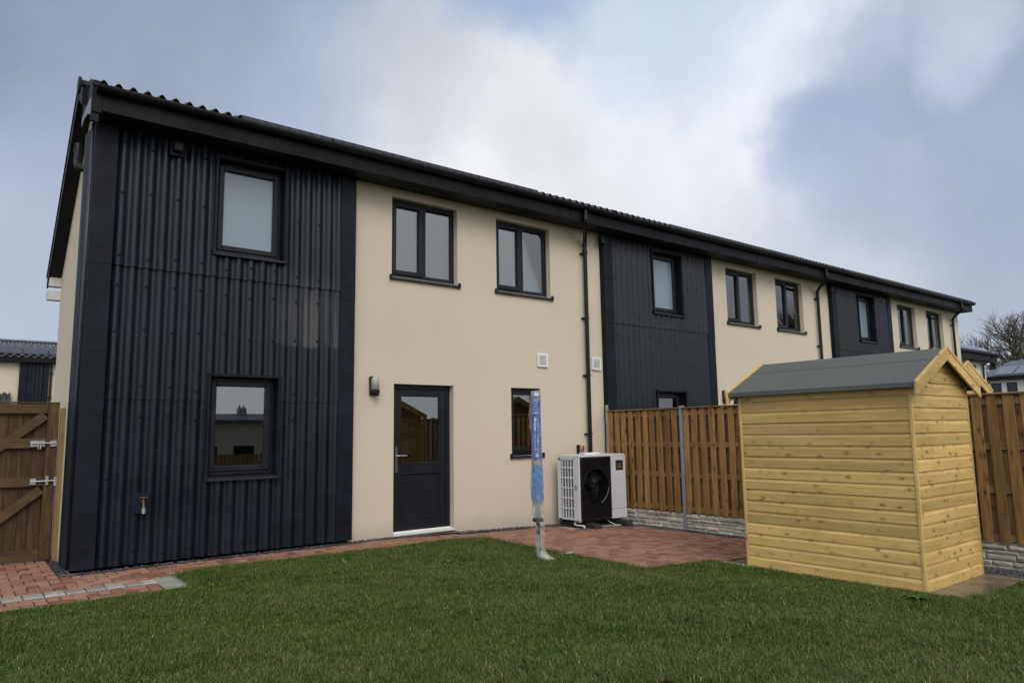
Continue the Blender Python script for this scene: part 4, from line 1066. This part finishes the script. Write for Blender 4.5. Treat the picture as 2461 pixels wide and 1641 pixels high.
def off(z): return ((.018 if z < .5 else 0)-(.012 if 1.4 < z < 1.75 else 0), 0)
M = lathe_pts(pr2, 26, 1.0, .085, 5, off); M.build('plastic_sleeve', 'film', AR, smooth=True)
tail = [(.047, .14, .018), (.05, .10, .03), (.05, .06, .07), (.042, .035, .12), (.03, .02, .17), (.012, .012, .21)]
M = MB(); M.open = True; n = 18
for r, z, ox in tail:
    for k in range(n):
        a = 2*PI*k/n; w = 1+.18*math.sin(4*a+z*60); M.v.append((ox+r*math.cos(a)*w, r*math.sin(a)*w*.8-ox*.35, max(.004, z+r*.45*math.sin(a+.9)*w)))
for i in range(len(tail)-1):
    for k in range(n): a = i*n+k; b = i*n+(k+1) % n; M.f.append((a, b, b+n, a+n))
def film2():
    M_ = MatB('crumpled_film'); M_.set('Base Color', (.46, .46, .42, 1)); M_.set('Roughness', .2); M_.set('Alpha', .38); M_.set('Specular IOR Level', .8); return M_.m
MT['film2'] = film2()
M.build('sleeve_tail', 'film2', AR, smooth=True)
M = MB(); rs = random.Random(3)                     # creases where the empty lower sleeve is folded
for k in range(9):
    a = rs.uniform(0, 6.28); M.tube([(.018+.049*math.cos(a+.3*math.sin(t*9)), .049*math.sin(a+.3*math.sin(t*9)), .40-t*.28) for t in (0, .2, .4, .6, .8, 1)], .0022, 4)
M.build('sleeve_crease', 'film2', AR, kind='stuff')
sc_ = MB(); sc_.open = True
for i in range(5):
    for j in range(3): sc_.v.append((i*.045, j*.018*(1+.3*math.sin(i)), .035+.012*math.sin(i*1.7+j)))
for i in range(4):
    for j in range(2): a = i*3+j; sc_.f.append((a, a+3, a+4, a+1))
fs = sc_.build('plastic_scrap', 'film2', loc=(4.42, -2.80, .0)); tag(fs, 'scrap of clear plastic film lying in the grass beside the airer', 'litter')

# ---------------------------------------------------------------- grass blades
def tuft(seed, n, rad, hmax):
    r = np.random.default_rng(seed); M = MB(); M.open = True
    for _ in range(n):
        a, q = r.uniform(0, 6.28), rad*math.sqrt(r.uniform()); x, y = q*math.cos(a), q*math.sin(a)
        th = r.uniform(0, 6.28); h = hmax*r.uniform(.45, 1.0); w = r.uniform(.0012, .0022); lean = r.uniform(.15, 1.0)*h
        dx, dy = math.cos(th), math.sin(th); px, py = -dy*w, dx*w; tint = r.uniform(0, .93) if r.uniform() > .05 else .97
        P = [(x-px, y-py, 0), (x+px, y+py, 0), (x+dx*lean*.35-px*.8, y+dy*lean*.35-py*.8, h*.6), (x+dx*lean*.35+px*.8, y+dy*lean*.35+py*.8, h*.6), (x+dx*lean, y+dy*lean, h*(1-.25*lean/h))]
        M.add(P, [(0, 1, 3, 2), (2, 3, 4)]); M.tint += [tint]*5
    me = bpy.data.meshes.new('grass_tuft'); me.from_pydata(M.v, [], M.f); a = me.attributes.new('tint', 'FLOAT', 'POINT'); a.data.foreach_set('value', M.tint)
    me.materials.append(MT['grass']); return me
# lay tufts down through geometry nodes on the lawn outline nearest the camera
gcol = bpy.data.collections.new('grass_tufts')
for k in range(6):
    o = bpy.data.objects.new('grass_tuft', tuft(100+k, 50, .075, .046+.009*(k % 3))); gcol.objects.link(o)
gp = bpy.data.meshes.new('grass'); pts = []; r = np.random.default_rng(77)
x = r.uniform(-2.2, 7.5, 90000); y = r.uniform(-9.2, -.85, 90000)
for a, b in zip(x, y):
    d = Vector((a, b, 0))-CAM; c_ = d.dot(F)
    if c_ < 1.0: continue
    u = d.dot(RR)/c_; v = d.dot(UU)/c_
    if abs(u) > .85 or v < -.60 or not inpoly(a, b, LAWN): continue
    if r.uniform() > (1.0 if c_ < 6.5 else .75): continue
    pts.append((a, b, lawnz(a, b)-.003))
edge = []
for i in range(len(LAWN)-4):
    p, q = Vector(LAWN[i]), Vector(LAWN[i+1]); n_ = int((q-p).length/.012)
    for k in range(n_):
        t = p+(q-p)*(k/n_); ox, oy = r.normal(0, .02, 2); a, b = t[0]+ox, t[1]+oy
        if a < -2.2: continue
        pts.append((a, b, gz(a)-.004))
gp.from_pydata(pts, [], []); go = bpy.data.objects.new('grass', gp); COL.objects.link(go); go['kind'] = 'stuff'
tag(go, 'short green lawn grass', 'grass')
ng = bpy.data.node_groups.new('grass_nodes', 'GeometryNodeTree')
ng.interface.new_socket('Geometry', in_out='INPUT', socket_type='NodeSocketGeometry'); ng.interface.new_socket('Geometry', in_out='OUTPUT', socket_type='NodeSocketGeometry')
gi = ng.nodes.new('NodeGroupInput'); gout = ng.nodes.new('NodeGroupOutput'); ip = ng.nodes.new('GeometryNodeInstanceOnPoints'); ci = ng.nodes.new('GeometryNodeCollectionInfo')
ci.inputs['Collection'].default_value = gcol; ci.inputs['Separate Children'].default_value = True; ci.inputs['Reset Children'].default_value = True
rv = ng.nodes.new('FunctionNodeRandomValue'); rv.data_type = 'FLOAT_VECTOR'; rv.inputs[0].default_value = (-.12, -.12, 0); rv.inputs[1].default_value = (.12, .12, 6.28)
rs2 = ng.nodes.new('FunctionNodeRandomValue'); rs2.data_type = 'FLOAT'; rs2.inputs[2].default_value = .6; rs2.inputs[3].default_value = 1.2
ng.links.new(gi.outputs[0], ip.inputs['Points']); ng.links.new(ci.outputs[0], ip.inputs['Instance']); ip.inputs['Pick Instance'].default_value = True
ng.links.new(rv.outputs[0], ip.inputs['Rotation']); ng.links.new(rs2.outputs[1], ip.inputs['Scale']); ng.links.new(ip.outputs[0], gout.inputs[0])
md = go.modifiers.new('grass', 'NODES'); md.node_group = ng
# fallen leaves
def leaf(name, x, y, L_, w, rz, tilt, mat, label, cat='leaf', group=None):
    M = MB(); M.open = True; n = 7
    for i in range(n+1):
        t = i/n; ww = w*math.sin(PI*min(1, t*.96+.03))**.8; yy = L_*(t-.5); zc = .006*math.sin(t*7)
        M.v += [(-ww, yy, zc+.006), (0, yy, zc), (ww, yy, zc+.007)]
    for i in range(n):
        for j in range(2): a = i*3+j; M.f.append((a, a+1, a+4, a+3))
    o = M.build(name, mat, loc=(x, y, lawnz(x, y)+.04), smooth=True); o.rotation_euler = (tilt, 0, rz); return tag(o, label, cat, group)
leaf('fallen_leaf', 2.08, -6.27, .10, .032, 2.5, .5, 'leaf_brown', 'pale dead leaf on the grass at the bottom edge of the lawn')
leaf('fallen_leaf', 2.36, -1.62, .12, .016, .5, .7, 'leaf_brown', 'long narrow dead leaf standing in the grass near the path')
leaf('fallen_leaf', 3.2, -2.35, .05, .022, 1.5, .1, 'leaf_brown', 'small dark dead leaf on the lawn in front of the door')
leaf('fallen_leaf', 2.05, -4.1, .04, .015, .9, .1, 'leaf_brown', 'tiny reddish dead leaf in the middle of the lawn')
WD = thing('weed', 'low broad-leaved weed in the grass by the shed corner', 'weed', (5.25, -6.22, -.05))
for k in range(8):
    a = k*.8+.3; M = MB(); M.open = True
    for i in range(6):
        t = i/5; ww = .018*math.sin(PI*(t*.9+.08)); M.v += [(t*.12, -ww, .035+.04*math.sin(t*2.4)), (t*.12, ww, .035+.04*math.sin(t*2.4))]
    for i in range(5): M.f.append((2*i, 2*i+1, 2*i+3, 2*i+2))
    o = M.build('leaf', 'leaf_green', WD, smooth=True); o.rotation_euler = (0, 0, a)

# ---------------------------------------------------------------- surroundings
def simple_window(h, axis, a, b, z0, z1, pos, out_):
    """axis 0: facade along x at y=pos facing -y; axis 1: facade along y at x=pos facing -x"""
    def B(M, u0, u1, v0, v1, w0, w1, bb=.0):
        if axis == 0: M.box(u0, u1, pos-v1, pos-v0, w0, w1, bb)
        else: M.box(pos-v1, pos-v0, u0, u1, w0, w1, bb)
    M = MB(); B(M, a, a+.07, -.02, .03, z0, z1); B(M, b-.07, b, -.02, .03, z0, z1); B(M, a+.07, b-.07, -.02, .03, z1-.07, z1); B(M, a+.07, b-.07, -.02, .03, z0, z0+.08); B(M, a-.03, b+.03, -.02, .07, z0-.05, z0)
    w = M.build('window', 'frame', h); M = MB(); B(M, a+.07, b-.07, .0, .012, z0+.08, z1-.07); M.build('pane', 'solar', w); return w
# left: row behind the gate
LB = thing('distant_house', 'distant cream house with corrugated ridge and solar panels beyond the gate at left', 'house', (0, 30, 0))
MB().box(-9, 11, 0, 7, -.3, 5.0).build('wall', 'cream', LB)
M = MB(); M.box(-9.2, 11.2, -.35, .0, 4.85, 5.12, .01); lf = M.build('fascia', 'fascia', LB)
rf = roof_corr(-9.2, 11.2, -.4, 5.12, 1.85, 5.98, .30, .06).build('roof', 'far_roof', LB, smooth=True)
roof_corr(-9.2, 11.2, 1.85, 5.98, 7.3, 4.4, .30, .06).build('roof', 'far_roof', LB, smooth=True)
M = MB(); M.box(-9.2, 11.2, 1.7, 2.1, 5.98, 6.09, .03); M.build('ridge_cap', 'far_roof', rf)
x = -8.6
while x < 10:
    M = MB(); M.prism([(-.3, 5.22), (.78, 5.63), (.78, 5.68), (-.3, 5.27)], 0, x, x+.94); M.build('solar_panel', 'solar', rf); x += .985
for x in (-7.0, 1.27):
    s = clad_sheet(0, .98, 0, 5.0, [], 0).build('cladding', 'clad', LB, loc=(x, -.02, 0), smooth=True)
    M = MB(); M.box(-.12, .16, -.12, -.0, 0, 4.95, .004); M.box(.82, 1.0, -.12, .0, 0, 4.95, .004); M.build('corner_trim', 'trim', s)
M = MB(); M.tube([(2.36, -.38, 5.1), (2.36, -.38, 4.9), (2.36, -.09, 4.7), (2.36, -.09, -.2)], .045, 8)
for z in (4.4, 3.3, 2.2): M.box(2.28, 2.44, -.14, 0, z, z+.05)
M.build('downpipe', 'gutter', LB)
roof_corr(-1.4, .86, -1.1, 3.05, 0, 3.48, .22, .05).build('porch_roof', 'roof', LB, smooth=True)
# right: neighbour beyond the terrace end
NB = thing('distant_house', 'white house with solar roof just behind the far end of the cream terrace', 'house', (0, 5, 0))
MB().box(29, 40.9, .0, 6, -.3, 4.9).build('wall', 'white_render', NB)
M = MB(); M.box(28.8, 41.3, -.45, -.1, 4.60, 4.98, .01); M.tube([(28.8, -.5, 4.97), (41.55, -.5, 4.97)], .07, 8); M.build('fascia', 'fascia', NB)
M = MB(); M.prism([(-.5, 4.98), (.0, 5.3), (1.2, 5.72), (6.2, 4.95)], 0, 28.8, 41.2); rf = M.build('roof', 'far_roof', NB)
for k in range(3): M = MB(); M.prism([(-.35, 5.13), (.0, 5.36), (1.1, 5.76), (1.1, 5.72), (0, 5.32), (-.3, 5.10)], 0, 35.9+k*1.7, 37.5+k*1.7); M.build('solar_panel', 'pale_solar', rf)
simple_window(NB, 0, 38.6, 39.55, 3.3, 4.42, 0, 0)
M = MB(); M.tube([(40.6, -.48, 4.9), (40.6, -.45, 4.75), (40.3, -.1, 4.45), (40.3, -.1, -.2)], .05, 8); M.build('downpipe', 'gutter', NB)
# far right
FB = thing('distant_house', 'low white house with pale solar panels beyond the fence at the right edge', 'house', (60, 0, 0))
MB().box(0, 8, -6, 11.2, -.3, 4.75).build('wall', 'white_render', FB)
M = MB(); M.box(-.45, .05, -6.3, 11.5, 4.70, 4.98, .01); M.build('fascia', 'fascia', FB)
M = MB(); M.v = [(-.5, -6.4, 4.98), (-.5, 11.6, 4.98), (3, 10.6, 6.3), (3, -6.4, 6.3), (8.5, 11.6, 4.98), (8.5, -6.4, 4.98)]; M.f = [(0, 1, 2, 3), (3, 2, 4, 5), (1, 4, 2), (0, 3, 5), (0, 5, 4, 1)]
rf = M.build('roof', 'far_roof', FB)
y = 9.6
while y > -5:
    M = MB(); M.prism([(-.35, 5.08), (1.45, 5.76), (1.45, 5.80), (-.35, 5.12)], 1, y, y+1.15); M.build('solar_panel', 'pale_solar', rf); y -= 1.25
for a in (10.75, 9.75, 7.6, 5.4): simple_window(FB, 1, a-.32, a+.32, 3.55, 4.5, 0, 0)
# low ground storey hedge is hidden; bare winter tree
def bare_tree(label, loc, Ht, seed, spread=1.0, depth=7):
    r = random.Random(seed); T = thing('bare_tree', label, 'tree', loc, group='bare winter trees'); tr = MB(); cr = MB(); tw = MB()
    def grow(p, d, ln, rad, lv):
        n = 4; pts = [p]; q = p; dd = d
        for i in range(n):
            dd = (dd+Vector((r.gauss(0, .10), r.gauss(0, .10), r.gauss(.03, .07)))).normalized(); q = q+dd*ln/n; pts.append(q)
        tgt = tr if lv < 2 else (cr if lv < 5 else tw)
        tgt.tube(pts, rad, 7 if lv < 2 else (4 if lv < 4 else 3), False, rad*.66)
        if lv >= depth: return
        nb = r.choice((2, 3)) if lv > 0 else 5
        for k in range(nb+(1 if 1 < lv < 5 else 0)):
            a = r.uniform(0, 6.28); ang = r.uniform(.25, .62)*spread if lv else r.uniform(.3, .8)*spread
            o_ = dd.orthogonal().normalized(); o_.rotate(Matrix.Rotation(a, 3, dd))
            nd = (dd*math.cos(ang)+o_*math.sin(ang)); nd.z += .08; nd.normalize()
            st = pts[-1] if k < 2 else pts[r.choice((2, 3))]
            grow(st, nd, ln*r.uniform(.66, .84), rad*r.uniform(.5, .66), lv+1)
    grow(Vector((0, 0, 0)), Vector((0, 0, 1)), Ht*.21, Ht*.032, 0)
    tr.open = cr.open = tw.open = True
    t_ = tr.build('trunk', 'bark', T, smooth=True); cr.build('branch', 'bark', T, kind='stuff'); tw.build('twig', 'bark', T, kind='stuff'); return T
T1 = bare_tree('big bare winter tree with dense twigs behind the houses at the right edge', (78, 13.6, -.3), 19, 5, 1.25)
T2 = copy_tree(T1); T2.location = (84, 17.5, -.3); T2.rotation_euler = (0, 0, 2.1); T2.scale = (.75, .75, .72); T2['label'] = 'smaller bare tree left of the big one, above the white roofs'
T3 = copy_tree(T1); T3.location = (58, -22, -.3); T3.rotation_euler = (0, 0, 1.1); T3['label'] = 'bare tree outside the frame, mirrored in the far upstairs windows'
# behind the camera: what the glass mirrors
RF = thing('rear_fence', 'low brown boarded fence behind the photographer', 'fence', (0, -19, 0))
x = -8
while x < 16: MB().box(x, x+.145, -.02, .0, -.15, .72, .003).build('board', 'fence_z', RF); x += .16
RH = thing('rear_building', 'long low beige rendered building behind the photographer', 'building', (0, -24, 0))
MB().box(2, 26, -6, 0, -.3, 2.0).build('wall', 'cream', RH)
M = MB(); M.box(1.8, 26.2, -6.2, .2, 2.0, 2.12); M.build('roof', 'far_roof', RH)
for a in (7.3, 8.9): simple_window(RH, 0, a, a+.9, .5, 1.0, 0, 0)
RT = thing('rear_terrace', 'far terrace with chimneys behind the photographer', 'building', (0, -92, 0))
MB().box(10, 46, -8, 0, -.3, 3.4).build('wall', 'cream', RT); M = MB(); M.prism([(0.3, 3.4), (-4, 4.6), (-8.3, 3.4)], 0, 9.6, 46.4); rr_ = M.build('roof', 'far_roof', RT)
for x in (21, 23.5, 25, 31, 37): M = MB(); M.box(x, x+1.1, -4.5, -3.6, 4.2, 5.4); M.box(x+.15, x+.35, -4.2, -4, 5.4, 5.75); M.box(x+.7, x+.9, -4.2, -4, 5.4, 5.75); M.build('chimney', 'stone', rr_)
